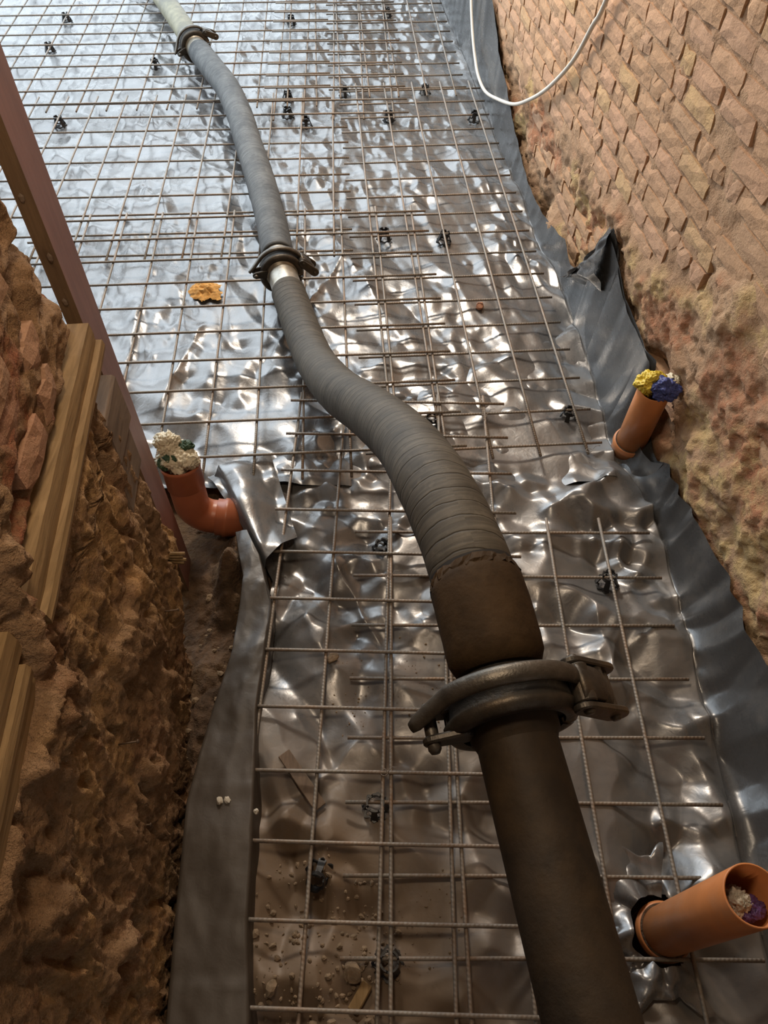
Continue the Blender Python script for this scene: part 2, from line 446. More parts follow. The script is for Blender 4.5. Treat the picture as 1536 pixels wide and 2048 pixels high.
redm = E * sst(0.05, 0.4, fbm(S * 2.6, Z * 2.6, 3, 61) + 0.28 * sst(2.4, 1.5, Yw)) * 0.9
for (cy, cz, r) in ((1.55, 0.62, .14), (1.42, .50, .10), (1.35, 0.95, .12), (1.12, .30, .07), (4.3, .35, .2), (1.68, 1.08, .09)):
    redm = np.maximum(redm, sst(1.2, 0.5, np.hypot(Yw - cy, Z - cz) / r))
yel = E * np.maximum(sst(0.0, 0.35, fbm(S * 2.1, Z * 2.1, 3, 71) + 0.2 * sst(2.2, 1.4, Yw)), sst(1.2, 0.4, np.hypot((Yw - 1.22) / 0.25, (Z - 0.42) / 0.28)))
yel = np.maximum(yel, sst(1.1, 0.5, np.hypot((Yw - 1.8) / 0.16, (Z - 0.92) / 0.13)))
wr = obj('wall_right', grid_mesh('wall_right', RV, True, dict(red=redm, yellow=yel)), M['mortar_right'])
tag(wr, 'old brick wall on the right with tan bricks above a crumbling base', kind='structure')

# brick pieces of the right wall: irregular slabs, shared mesh data
def brick_mesh(name, L, Hh, D, seed, chip=0.008, dev=0.0024):
    r = random.Random(seed); nx, nz = 5, 3
    xs = [(-0.5 + i / (nx - 1)) * L for i in range(nx)]; zs = [(-0.5 + j / (nz - 1)) * Hh for j in range(nz)]
    V = []; Fc = []
    cut = [r.uniform(0.0, 0.012) if r.random() < 0.55 else 0.0 for _ in range(4)]
    for j, z in enumerate(zs):
        for i, x in enumerate(xs):
            ex = i in (0, nx - 1); ez = j in (0, nz - 1)
            d = r.uniform(-1, 1) * dev - (0.0045 if ex or ez else 0)
            px = x + r.uniform(-1, 1) * chip * (0.9 if ex else 1.5); pz = z + r.uniform(-1, 1) * chip * 0.55
            if ex and ez:
                c = cut[(i > 0) * 2 + (j > 0)]; px -= math.copysign(c, x); pz -= math.copysign(c * 0.5, z); d -= c * 0.4
            V.append((px, d, pz))
    for j in range(nz - 1):
        for i in range(nx - 1):
            a = j * nx + i; Fc.append((a, a + nx, a + nx + 1, a + 1))
    rim = [i for i in range(nx)] + [j * nx + nx - 1 for j in range(1, nz)] + [(nz - 1) * nx + i for i in range(nx - 2, -1, -1)] + [j * nx for j in range(nz - 2, 0, -1)]
    b = len(V); V += [(V[i][0] * 1.0, -D, V[i][2]) for i in rim]
    for k in range(len(rim)):
        k2 = (k + 1) % len(rim); Fc.append((rim[k], rim[k2], b + k2, b + k))
    # local +Y points out of the wall
    me = new_mesh(name, V, [f[::-1] for f in Fc], False); return me
PITCH = 0.0813; Z0 = 1.080 - 0.0813 * 13
lens = (0.245, 0.245, 0.118, 0.185)
variants = {k: [brick_mesh('brick', L - 0.016, PITCH - 0.016, 0.05, 100 * k + v) for v in range(6)] for k, L in enumerate(lens)}
spots = []
def inframe(p, pad=30):
    q = Vector(p) - Vector((0, 0, CAM_Z)); d = q.dot(FWD)
    if d < 0.1: return None
    x = 768 + 1462.1 * q.dot(RIGHT) / d; y = 1024 - 1462.1 * q.dot(UP) / d
    return (d, x, y) if -pad < x < 1536 + pad and -pad < y < 2048 + pad else None
for row in range(0, 40):
    z = Z0 + (row + 0.5) * PITCH
    s = -3.2 + rng.uniform(0, 0.2); kind = row % 2
    while s < 5.3:
        kk = rng.choices((0, 1, 2, 3), (4, 3, 4 if kind else 2.2, 1.3))[0]; L = lens[kk]; c = s + L / 2; s += L
        e = float(eroded(np.array(c), np.array(z)))
        if e > 0.30 and rng.random() < 0.70: continue
        if z > 2.6 or z < 0.12: continue
        f = inframe(wpt(c, z)); vis = f is not None
        if not vis: f = inframe(wpt(c, z), 700)
        if f is None: continue
        if rng.random() < 0.025: continue
        spots.append((f[0] + (0 if vis else 100), c, z, kk, e))
spots.sort()
brot = Matrix((WD, -WN, Vector((0, 0, 1)))).transposed()      # local x along wall, y out, z up
def place(c, z, e):
    out = rng.uniform(-0.003, 0.003) - 0.010 * e
    R = (Euler((rng.uniform(-.012, .012), rng.uniform(-.018, .018), rng.uniform(-.010, .010))).to_matrix()); return wpt(c, z + rng.uniform(-.004, .004), out), R
rest = MB()
for i, (d, c, z, kk, e) in enumerate(spots):
    p, R = place(c, z, e); me = variants[kk][rng.randrange(6)]
    if i < 300 and d < 90:
        o = bpy.data.objects.new('brick', me); COL.objects.link(o)
        if not me.materials: me.materials.append(M['brick_right'])
        o.parent = wr; o.matrix_local = Matrix.Translation(p) @ (brot @ R).to_4x4()
    else:
        T = Matrix.Translation(p) @ (brot @ R).to_4x4()
        rest.add([T @ v.co for v in me.vertices], [tuple(q.vertices) for q in me.polygons])
if rest.v:
    tag(obj('bricks_far', rest.mesh('bricks_far'), M['brick_right'], wr), None, kind='stuff')
print('bricks', len(spots))

# left wall: rough rubble and mortar, plane leaning 6 degrees, ends in a broken edge at y = 1.4
PSI = math.radians(6.0)
LN = Vector((math.cos(PSI), math.sin(PSI), 0)); LD = Vector((-math.sin(PSI), math.cos(PSI), 0)); LP = Vector((-0.565, 0.1, 0))
def lpt(s, z, out=0.0):
    p = LP + LD * s + LN * out; return Vector((p.x, p.y, z))
def lend(z):                                    # broken end of the wall along s
    z = np.asarray(z, float)
    return np.interp(z, [-.3, 0.0, .14, .35, .6, .9, 1.0, 1.02, 1.2, 1.45, 1.7, 3.5], [1.05, 1.12, 1.25, 1.33, 1.31, 1.32, 1.33, 1.22, 1.24, 1.21, 1.23, 1.24]) + 0.045 * fbm(z * 7, z * 0 + 3.3, 4, 3)
us = np.concatenate([np.linspace(-2.6, -0.25, 40, endpoint=False), np.linspace(-0.25, 1.0, 240)])   # 1.0 is the broken end
zs = np.concatenate([np.arange(-0.12, 2.1, 0.0065), np.arange(2.1, 3.6, 0.08)])
U, Z = np.meshgrid(us, zs)
ends = lend(Z)
Sx = np.where(U > -0.25, -0.25 + (U + 0.25) / 1.25 * (ends + 0.25), U)
upper = sst(1.12, 1.24, Z)
low = 0.022 * fbm(Sx * 3.0, Z * 1.5, 4, 5) + 0.016 * (ridged(Sx * 12, Z * 4.5, 5, 15, .6) - 0.8) * 0.7 + 0.006 * fbm(Sx * 45, Z * 26, 3, 25)
low = low - 0.040 * sst(0.42, 0.75, perlin(Sx * 9, Z * 5, 35)) - 0.022 * sst(0.32, 0.55, perlin(Sx * 19, Z * 9, 37)) + 0.03 * sst(0.3, 0.45, perlin(Sx * 4, Z * 3, 39))
upr = -0.006 + 0.011 * fbm(Sx * 5, Z * 9, 4, 45) + 0.009 * (ridged(Sx * 9, Z * 16, 3, 47) - 0.8)
upr = upr - 0.03 * sst(0.3, 0.6, perlin(Sx * 4, Z * 9, 49))
lrel = low * (1 - upper) + upr * upper
lrel = lrel - 0.05 * sst(0.06, 0.0, ends - Sx) * (0.6 + 0.5 * fbm(Z * 9, Z * 0, 2, 8))
band = sst(1.105, 1.125, Z) * sst(1.265, 1.245, Z)              # chase that holds the battens
lrel = lrel * (1 - band) + band * (-0.028)
# a thick tongue of mortar hanging over the batten
zb = 1.20 - 0.52 * (Sx - 0.50)
tong = sst(0.06, 0.02, np.abs(Sx - 0.475 + (Z - 1.15) * -0.55)) * sst(0.86, 1.0, Z) * sst(1.62, 1.35, Z)
lrel = lrel + (0.030 + 0.022 * fbm(Sx * 16, Z * 12, 4, 91) + 0.012 * (ridged(Sx * 26, Z * 18, 3, 93) - .8) - np.minimum(lrel, 0.02)) * tong * 0.9
LV = np.zeros(U.shape + (3,))
for k in range(3): LV[..., k] = LP[k] + LD[k] * Sx + LN[k] * lrel
LV[..., 2] = Z
# far end face turned into the wall thickness
endface = np.repeat(LV[:, -1:, :], 6, 1)
for j in range(6):
    dpt = 0.42 * (j + 1) / 6
    jit = 0.02 * perlin(zs * 9 + j * 3.1, zs * 0 + j, 77)
    for k in range(2): endface[:, j, k] = LV[:, -1, k] - LN[k] * dpt + LD[k] * jit
LV = np.concatenate([LV, endface], 1)
lred = np.concatenate([sst(0.22, 0.5, fbm(Sx * 4, Z * 4, 3, 81)) * (0.25 + 0.75 * upper), np.zeros((len(zs), 6))], 1)
lyel = np.concatenate([sst(0.0, 0.5, fbm(Sx * 2.2, Z * 1.6, 3, 85)) * (1 - upper), np.ones((len(zs), 6)) * .5], 1)
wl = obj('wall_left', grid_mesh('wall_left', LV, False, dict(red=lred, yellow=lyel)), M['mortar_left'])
tag(wl, 'crumbling brown rubble and brick wall on the left with timber battens let in', kind='structure')
lrot = Matrix((LD, LN, Vector((0, 0, 1)))).transposed()
lv = [[brick_mesh('brick', L - 0.018, 0.066, 0.05, 900 + 10 * k + v, 0.010, 0.003) for v in range(5)] for k, L in enumerate((0.235, 0.17, 0.12))]
for row in range(12):
    z = 1.315 + row * 0.083; s = -0.25 + rng.uniform(0, .15)
    while s < 1.12:
        k = rng.choices((0, 1, 2), (4, 2, 2))[0]; L = (0.235, 0.17, 0.12)[k]; c = s + L / 2; s += L + rng.uniform(0, .02)
        if c + L / 2 > float(lend(z)) - 0.01 or rng.random() < 0.16: continue
        if abs(c - 0.475 - (z - 1.15) * 0.55) < 0.09 and z < 1.55: continue
        if inframe(lpt(c, z), 60) is None: continue
        me = lv[k][rng.randrange(5)]
        o = bpy.data.objects.new('brick', me); COL.objects.link(o)
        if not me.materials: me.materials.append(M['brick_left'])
        o.parent = wl
        R = Euler((rng.uniform(-.03, .03), rng.uniform(-.05, .05), rng.uniform(-.03, .03))).to_matrix()
        o.matrix_local = Matrix.Translation(lpt(c, z + rng.uniform(-.006, .006), rng.uniform(0.000, 0.012))) @ (lrot @ R).to_4x4()
# stones of the lower rubble
def rock_mesh(name, seed, sx, sy, sz, sub=2, amp=0.22, flat=0):
    bm = bmesh.new(); bmesh.ops.create_icosphere(bm, subdivisions=sub, radius=1.0)
    from mathutils import noise as mn
    r = random.Random(seed); off = Vector((r.uniform(0, 50), r.uniform(0, 50), r.uniform(0, 50)))
    for v in bm.verts:
        c = v.co.copy(); k = 1 + amp * mn.noise(c * 1.3 + off) + amp * 0.5 * mn.noise(c * 3 + off)
        v.co = Vector((c.x * sx * k, c.y * sy * k, c.z * sz * k))
    me = bpy.data.meshes.new(name); bm.to_mesh(me); bm.free(); return me
def plank(s0, s1, z0, z1, out0, out1, mat, seed, name='plank', zs1=None):
    r = random.Random(seed); n = 12; V = []; Fc = []
    for i in range(n + 1):
        s = s0 + (s1 - s0) * i / n; dz = r.uniform(-.0022, .0022); k = i / n
        a = z0 + ((zs1[0] - z0) * k if zs1 else 0); b = z1 + ((zs1[1] - z1) * k if zs1 else 0)
        if i in (0, n): s += r.uniform(-.015, .015)
        for (zq, oq) in ((a + dz, out0), (a + dz, out1 - .003), ((a + b) / 2, out1 + r.uniform(-.001, .001)), (b + dz, out1 - .003), (b + dz, out0)):
            V.append(lpt(s, zq, oq))
    for i in range(n):
        for k in range(4):
            Fc.append((i * 5 + k, (i + 1) * 5 + k, (i + 1) * 5 + k + 1, i * 5 + k + 1))
    Fc.append((0, 1, 2, 3, 4)); Fc.append(tuple(n * 5 + k for k in range(5))[::-1])
    return obj(name, new_mesh(name, V, Fc, False), mat, wl)
plank(0.525, 1.30, 1.172, 1.235, -0.05, 0.012, M['batten_wood'], 1)
plank(0.53, 1.29, 1.140, 1.171, -0.05, 0.026, M['batten_wood'], 2, zs1=(1.152, 1.180))
plank(0.545, 0.88, 1.112, 1.137, -0.05, 0.004, M['batten_wood'], 3, zs1=(1.128, 1.139))
plank(-0.25, 0.46, 1.205, 1.265, -0.05, 0.012, M['batten_wood'], 4)
plank(-0.25, 0.45, 1.168, 1.203, -0.05, 0.022, M['batten_wood'], 5)
plank(-0.25, 0.44, 1.110, 1.165, -0.05, 0.010, M['batten_wood'], 6)
def block(s0, s1, z0, z1, out0, out1, seed):
    mb = MB(); c = lpt((s0 + s1) / 2, (z0 + z1) / 2, (out0 + out1) / 2); box_bm(mb, c, (s1 - s0, out1 - out0, z1 - z0), lrot)
    me = bevel(mb.mesh('timber_block'), 0.006, 1)
    r = random.Random(seed)
    for v in me.vertices: v.co += Vector((r.uniform(-.003, .003), r.uniform(-.003, .003), r.uniform(-.003, .003)))
    obj('timber_block', me, M['timber_grey'], wl)
block(1.14, 1.325, 0.895, 1.045, -0.10, 0.012, 1)
block(1.10, 1.30, 0.745, 0.885, -0.10, 0.006, 2)

# jamb board standing beyond the broken wall end: painted face to the room, raw sawn edge to the camera
mb = MB(); V = []
xs = [(-0.760, 1.600), (-0.742, 1.455), (-0.778, 1.447), (-0.80, 1.600)]; nz = 16
for i in range(nz + 1):
    z = -0.1 + 3.7 * i / nz
    for (x, y) in xs: V.append((x, y, z))
fp, fe = [], []
for i in range(nz):
    for k in range(4):
        k2 = (k + 1) % 4
        fp.append((i * 4 + k2, i * 4 + k, (i + 1) * 4 + k, (i + 1) * 4 + k2))
fp.append((0, 1, 2, 3)); fp.append(tuple(nz * 4 + k for k in (3, 2, 1, 0)))
me = new_mesh('trim_1', V, fp, False); me.materials.append(M['jamb_paint']); me.materials.append(M['jamb_edge'])
for i, p in enumerate(me.polygons):
    if i < nz * 4 and i % 4 in (1,): p.material_index = 1
jm = obj('trim_1', me); tag(jm, 'red-brown painted door jamb board with a raw wooden edge at the broken wall end', kind='structure')
for i, (x, y, z) in enumerate(((-.757, 1.449, 1.72), (-.764, 1.449, 1.50), (-.755, 1.449, 1.36), (-.762, 1.449, 1.24), (-.75, 1.449, 1.93))):
    o = obj('knot', rock_mesh('knot', i, .007, .004, .012, 1), M['timber_grey'], jm, (x, y, z))

# plain walls, ceiling and ground that shut the passage off (all outside or at the rim of the view); ceilings and far wall added to shape the daylight
def slab(name, c, s, mat, label):
    mb = MB(); box_bm(mb, c, s); return tag(obj(name, mb.mesh(name), mat), label, kind='structure')
slab('ceiling', (-2.1, 1.0, 3.46), (7.6, 7.4, 0.12), M['plaster'], 'unseen plain ceiling added over the near passage to darken reflections')
slab('ceiling', (0.35, 7.85, 3.46), (2.4, 6.3, 0.12), M['plaster'], 'unseen strip of ceiling added along the brick wall to limit daylight')
slab('wall_far', (0.65, 11.1, 1.6), (2.0, 0.15, 3.6), M['plaster'], 'unseen plain far wall added beside the daylight opening to limit it')
slab('wall_side', (-5.7, 1.0, 1.6), (0.15, 7.2, 3.6), M['plaster'], 'plain side wall of the room behind the rubble wall')
slab('wall_back', (-2.0, -2.6, 1.7), (7.6, 0.12, 3.9), M['mortar_left'], 'rough wall closing the passage behind the camera')
slab('floor', (-1.6, 3.2, -0.13), (9.0, 13.0, 0.1), M['soil'], 'bare soil under the black sheeting')

# ------------------------------------------------------------------ membrane
fold_y = [-1, 0.45, 0.615, 0.829, 1.088, 1.384, 1.63, 1.852, 2.04, 2.274, 2.633, 3.005, 3.339, 3.713, 4.133, 4.738, 5.456, 6.319, 7.379, 9.2]
fold_x = [1.09, 1.06, 1.07, 1.083, 1.085, 1.097, 1.089, 1.055, .985, .983, .977, .951, .923, .86, .826, .74, .673, .583, .463, .26]
top_y = [-1, 1.0, 1.4, 1.70, 1.86, 1.95, 2.10, 2.22, 2.39, 2.61, 2.80, 2.90, 2.99, 3.10, 3.26, 3.39, 3.68, 3.93, 4.3, 4.63, 4.99, 5.2, 5.55, 9.2]
top_z = [.24, .24, .225, .215, .20, .12, .13, .41, .385, .41, .52, .57, .46, .22, .15, .20, .12, .09, .13, .207, .35, .41, .575, .62]
def film_tile(n, L, sl, eps_l, steps, seed, p, stretch):
    """crumpled film height tile: rough noise sharpened into flat facets and creases (slope selecting flow)"""
    r = np.random.RandomState(seed); sh = (n, n)
    kx = 2 * np.pi * np.fft.rfftfreq(n, L / n)[None, :]; ky = 2 * np.pi * np.fft.fftfreq(n, L / n)[:, None]; k2 = kx ** 2 + ky ** 2
    W = np.fft.rfft2(r.randn(n, n)); W2 = np.fft.rfft2(r.randn(n, n))
    mk = np.fft.irfft2(W2 * np.exp(-k2 / (2 * (2 * np.pi / (L * .22)) ** 2)), s=sh); mk /= mk.std(); s2 = sl * sl * np.clip(1 + .75 * mk, .08, 3)
    c, sn = math.cos(stretch[2]), math.sin(stretch[2])
    ke2 = ((kx * c + ky * sn) * stretch[0]) ** 2 + ((-kx * sn + ky * c) * stretch[1]) ** 2
    Hh = W / (ke2 + (2 * np.pi / (L * .14)) ** 2) ** (p / 2 + .5)
    hx = np.fft.irfft2(1j * kx * Hh, s=sh); hy = np.fft.irfft2(1j * ky * Hh, s=sh)
    Hh *= sl * .8 / math.sqrt((hx * hx + hy * hy).mean())
    eps = sl * eps_l; a = 3 * sl * sl; dt = .9 * eps * eps / sl ** 4; den = 1 + dt * (eps ** 2 * k2 ** 2 + a * k2)
    for i in range(steps):
        hx = np.fft.irfft2(1j * kx * Hh, s=sh); hy = np.fft.irfft2(1j * ky * Hh, s=sh); g = hx * hx + hy * hy - s2
        Hh = (Hh + dt * (1j * kx * np.fft.rfft2(g * hx) + 1j * ky * np.fft.rfft2(g * hy) + a * k2 * Hh)) / den
    Hh = Hh * (1 - np.exp(-k2 / (2 * (2 * np.pi / 1.1) ** 2)))
    return np.fft.irfft2(Hh, s=sh)
TILE_A = film_tile(400, 2.4, .32, .0055, 420, 3, 2.6, (1, 2.0, .7))
TILE_B = film_tile(360, 1.7, .32, .0045, 260, 8, 1.9, (1, 1.7, 1.3))
def samp(T, L, X, Y):
    n = T.shape[0]; u = X / L * n; v = Y / L * n; i = np.floor(u).astype(int); j = np.floor(v).astype(int); fu = u - i; fv = v - j
    i0, i1, j0, j1 = i % n, (i + 1) % n, j % n, (j + 1) % n
    return (T[j0, i0] * (1 - fu) + T[j0, i1] * fu) * (1 - fv) + (T[j1, i0] * (1 - fu) + T[j1, i1] * fu) * fv
def crumple(X, Y):
    X = np.asarray(X, float); Y = np.asarray(Y, float)
    c, sn = math.cos(.35), math.sin(.35)
    A = samp(TILE_A, 2.4, X, Y); B = samp(TILE_B, 1.7, c * X - sn * Y + .4, sn * X + c * Y)
    w = sst(-.35, .35, perlin(X * .7 + 3, Y * .7, 21) + 0.25 * sst(2.2, 4.0, Y) - .1)
    return A * (1 - .75 * w) + B * (.25 + .75 * w)
def dust_field(X, Y):
    d = 0.10 * sst(5.2, 3.6, Y) + 0.24 * sst(3.4, 1.6, Y) + 0.42 * sst(1.25, 0.2, Y) * sst(0.75, -0.15, X) + 0.16 * sst(0.5, 0.0, Y)
    d += 0.10 * sst(4.6, 2.4, Y) * sst(-0.6, 0.2, X) + 0.28 * sst(1.0, 0.45, Y) * sst(0.55, -0.05, X)
    return d
PLEATS = [(.50, 4.75, .73, 3.65, .06, .026), (-.90, 2.95, -1.02, 2.30, .09, .030), (-1.25, 3.1, -1.20, 2.35, .07, .02), (-.2, 3.6, -.55, 2.7, .06, .022), (.62, 1.75, .98, 1.95, .09, .03), (.55, .95, .78, .75, .08, .028), (.60, .75, .85, 1.25, .07, .026), (-.15, .75, .15, .45, .07, .028), (-.2, 1.55, .0, 1.15, .06, .026), (.1, 1.75, .32, 1.2, .08, .026), (.75, 1.35, .80, .95, .07, .024), (-.35, .55, -.05, .85, .07, .024), (-.3, .95, -.1, .65, .06, .022), (-1.6, 4.9, -.9, 4.3, .08, .022), (-1.9, 4.2, -1.2, 3.7, .08, .022), (-2.2, 5.8, -1.3, 5.5, .08, .022)]
def film_sheet(name, ylist, xl, xr_extra, yl_of_x, label, matname, zoff=0.0, nx=380, upstand=True, seed=0, edge=None):
    ny = len(ylist); us = np.linspace(0, 1, nx)
    nu = 60 if upstand else 0
    V = np.zeros((ny, nx + nu, 3)); A = np.zeros((ny, nx + nu))
    for j, y in enumerate(ylist):
        xf = np.interp(y, fold_y, fold_x); a = xl(y)
        b = xf - 0.02
        # more columns towards the right where the passage is
        x = a + (b - a) * us ** (0.62 if b - a > 2.5 else 1.0)
        V[j, :nx, 0] = x; V[j, :nx, 1] = y
        A[j, :nx] = 0
        if upstand:
            zt = np.interp(y, top_y, top_z) + 0.012 * float(perlin(y * 6.0, 0.5, 91)); xw = wall_x(y) - 0.03
            t = np.linspace(0, 1, nu + 1)[1:]
            # quarter round at the fold, then a straight lean up to the wall
            px = b + (max(xw, b + 0.03) - b) * (t ** 0.8); pz = zt * t ** 1.5
            V[j, nx:, 0] = px; V[j, nx:, 1] = y; V[j, nx:, 2] = pz
    X, Y = V[..., 0], V[..., 1]
    h = crumple(X + seed * 3.3, Y + seed * 1.7)
    if seed: far = sst(2.0, 3.4, Y); h = h * (1 - .6 * far) + far * 0.85 * crumple(X * 1.6 + 7.1 + 0.30 * Y, Y * .75 + 2.2)
    amp = 0.80 + 0.75 * sst(2.6, 1.2, Y)
    h = h * amp
    for (x0, y0, x1, y1, wd, am) in PLEATS:
        dx, dy = x1 - x0, y1 - y0; LL = math.hypot(dx, dy); tt = ((X - x0) * dx + (Y - y0) * dy) / LL / LL; dd = ((X - x0) * dy - (Y - y0) * dx) / LL + 0.02 * perlin(tt * 2.5, tt * 0, 31)
        en = sst(-.05, .15, tt) * sst(1.05, .8, tt); side = np.where(dd > 0, np.exp(-dd / wd), np.exp(dd / (wd * .40)))
        h = h + am * side * en
    flat = np.zeros_like(X); flat[:, :nx] = 1
    # keep the film below the mesh where bars lie over it
    hz = np.where(h > 0.036, 0.036 + (h - 0.036) * 0.2, h); hz = np.where(hz < -.045, -.045 + (hz + .045) * .3, hz) + 0.010
    # bunched film round the drain stubs
    for (cx, cy, r, a) in ((0.80, 0.33, .24, .03), (0.93, 1.78, .26, .055)):
        g = np.exp(-((X - cx) ** 2 + (Y - cy) ** 2) / (r * r * .5))
        hz = hz + g * (a * 0.5 + 1.3 * (h + .01))
    V[..., 2] += np.where(flat > 0, hz, 0) + zoff
    if upstand:
        n2 = nx + nu
        k = np.linspace(0, 1, nu)[None, :] * np.ones((ny, 1))
        hh = h[:, nx:] * 0.75
        V[:, nx:, 0] -= hh * (0.3 + 0.7 * k) ; V[:, nx:, 2] += hh * (1 - k)
    if edge is not None: V[..., 2] -= 0.022 * sst(.09, 0.0, edge(X) - Y)
    A = dust_field(X, Y)
    A = np.where(flat > 0, A, A * .4 + 0.12)
    keep = np.ones(X.shape, bool)
    if yl_of_x is not None: keep = yl_of_x(X, Y)
    # hole cut round stub
    D2 = sst(1.25, 0.35, Y + 0.25 * perlin(X * 3, Y * 3, 17)) * sst(0.75, -0.05, X)
    me = grid_mesh(name, V, False, dict(dust=A, dirt=D2), keep)
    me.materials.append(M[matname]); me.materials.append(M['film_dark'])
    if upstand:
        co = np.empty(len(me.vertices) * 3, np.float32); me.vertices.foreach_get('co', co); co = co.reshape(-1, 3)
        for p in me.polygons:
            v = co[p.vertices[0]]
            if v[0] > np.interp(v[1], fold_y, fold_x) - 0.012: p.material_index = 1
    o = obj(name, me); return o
ya = np.concatenate([np.arange(-0.75, 0.0, 0.02), np.arange(0.0, 3.16, 0.0066)])
def xla(y): return float(np.interp(y, [-1, 1.45, 1.55, 1.95, 3.2], [-0.412, -0.412, -0.46, -0.73, -0.73]))
sheetA = film_sheet('plastic_sheet', ya, xla, 0, lambda X, Y: (Y < 1.96 + 0.62 * np.clip(X + 0.73, 0, 9) + 0.02 * perlin(X * 4, Y * 0, 97)) & (np.hypot(X - .762, Y - .312) > .092 + .012 * perlin(X * 30, Y * 30, 98)), None, 'film', 0.006, nx=330, edge=lambda X: 1.96 + 0.62 * np.clip(X + 0.73, 0, 9))
tag(sheetA, 'crumpled dusty black plastic sheeting on the near floor, turned up against the brick wall', 'plastic sheet')
yb = np.concatenate([np.arange(1.9, 5.0, 0.0088), np.arange(5.0, 9.0, 0.0135)])
def xlb(y): return float(np.interp(y, [1.9, 2.0, 3.0, 9.2], [-1.6, -1.8, -2.2, -4.9]))
sheetB = film_sheet('plastic_sheet', yb, xlb, 0, None, None, 'film', 0.0, nx=440, seed=2)
tag(sheetB, 'silvery creased plastic sheeting covering the far floor under the distant mesh', 'plastic sheet')

# ledge strip along the left wall: film folded over a low ledge
yl = np.linspace(-0.75, 1.62, 240); nxs = 44
LX = np.zeros((240, nxs, 3)); LA = np.zeros((240, nxs))
prof = np.linspace(0, 1, nxs)
for j, y in enumerate(yl):
    xr = np.interp(y, [-1, .1, .31, .51, .91, 1.31, 1.38, 1.5, 1.62], [-.325, -.325, -.352, -.365, -.398, -.402, -.425, -.455, -.515])
    xq = np.interp(y, [-1, .1, .25, .63, .78, 1.12, 1.41, 1.62], [-.535, -.535, -.545, -.575, -.560, -.512, -.508, -.56])
    zt = np.interp(y, [-1, 1.2, 1.38, 1.62], [.10, .10, .115, .10])
    step = 0.003 * sst(0.70, 0.67, np.array(y)) + 0.003 * sst(0.20, 0.17, np.array(y))
    for i, t_ in enumerate(prof):
        if t_ < 0.25: k = t_ / 0.25; p = (xr + 0.012 * (1 - k), y, 0.0 + (zt) * k)
        elif t_ < 0.85: k = (t_ - .25) / .6; p = (xr + (xq - xr) * k, y, zt - 0.012 * k ** 2 + float(step))
        else: k = (t_ - .85) / .15; p = (xq - 0.004 * k, y, zt - 0.012 + float(step) - 0.14 * k)
        LX[j, i] = p
XX = LX[..., 0]; YY = LX[..., 1]
wr_ = 0.010 * fbm(XX * 4, YY * 3, 4, 71) + 0.007 * (ridged(XX * 6, YY * 3, 2, 74) - .9) * sst(0.95, 1.2, YY) + 0.004 * (ridged(XX * 6, YY * 4, 2, 78) - .9)
tp = ((prof > 0.25) & (prof < 0.85))[None, :]
LX[..., 2] += np.where(tp, wr_, 0)
LX[..., 0] += 0.008 * perlin(YY * 3, YY * 0, 79)
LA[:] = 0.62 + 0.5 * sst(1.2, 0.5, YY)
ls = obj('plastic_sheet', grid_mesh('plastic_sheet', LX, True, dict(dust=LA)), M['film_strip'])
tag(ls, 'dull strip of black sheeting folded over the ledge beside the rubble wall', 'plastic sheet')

# loose flap of sheeting curled over the corner where the elbow pipe comes up
a_ = np.linspace(0, 1, 40); b_ = np.linspace(0, 1, 30); Af, Bf = np.meshgrid(a_, b_)
p00 = np.array((-.70, 1.95, .055)); p10 = np.array((-.44, 1.47, .105)); p01 = np.array((-.47, 2.03, .05)); p11 = np.array((-.33, 1.62, .045))
FV = ((1 - Af) * (1 - Bf))[..., None] * p00 + (Af * (1 - Bf))[..., None] * p10 + ((1 - Af) * Bf)[..., None] * p01 + (Af * Bf)[..., None] * p11
FV[..., 2] += 0.05 * np.sin(np.pi * (1 - Bf)) * (1 - Bf) * np.sin(np.pi * (0.15 + 0.8 * Af)) + 0.7 * samp(TILE_A, 2.4, FV[..., 0] * 1.3 + .3, FV[..., 1] * 1.1 + .9)
FV[..., 2] -= 0.05 * sst(0.12, 0.0, Bf)
fl = obj('plastic_sheet', grid_mesh('plastic_sheet', FV, True, dict(dust=np.full(Af.shape, .1))), M['film'])
tag(fl, 'loose flap of black sheeting curling up beside the elbow drain pipe', 'plastic sheet')

# peeled upright corner of the sheeting by the brick wall and the pocket fold next to it
Af, Bf = np.meshgrid(np.linspace(0, 1, 30), np.linspace(0, 1, 30))
q = [(.93, 3.33, .03), (.985, 2.78, .33), (.90, 3.10, .18), (.975, 2.86, .585)]
q = [np.array(p) for p in q]
FV = ((1 - Af) * (1 - Bf))[..., None] * q[0] + (Af * (1 - Bf))[..., None] * q[1] + ((1 - Af) * Bf)[..., None] * q[2] + (Af * Bf)[..., None] * q[3]
FV[..., 0] -= 0.05 * np.sin(np.pi * Bf) * (0.4 + Af) - 0.03 * perlin(Af * 4, Bf * 4, 87)
fk = obj('plastic_sheet', grid_mesh('plastic_sheet', FV, True, dict(dust=np.full(Af.shape, .05))), M['film_dark'])
tag(fk, 'black corner of sheeting peeling up to a point against the bricks', 'plastic sheet')

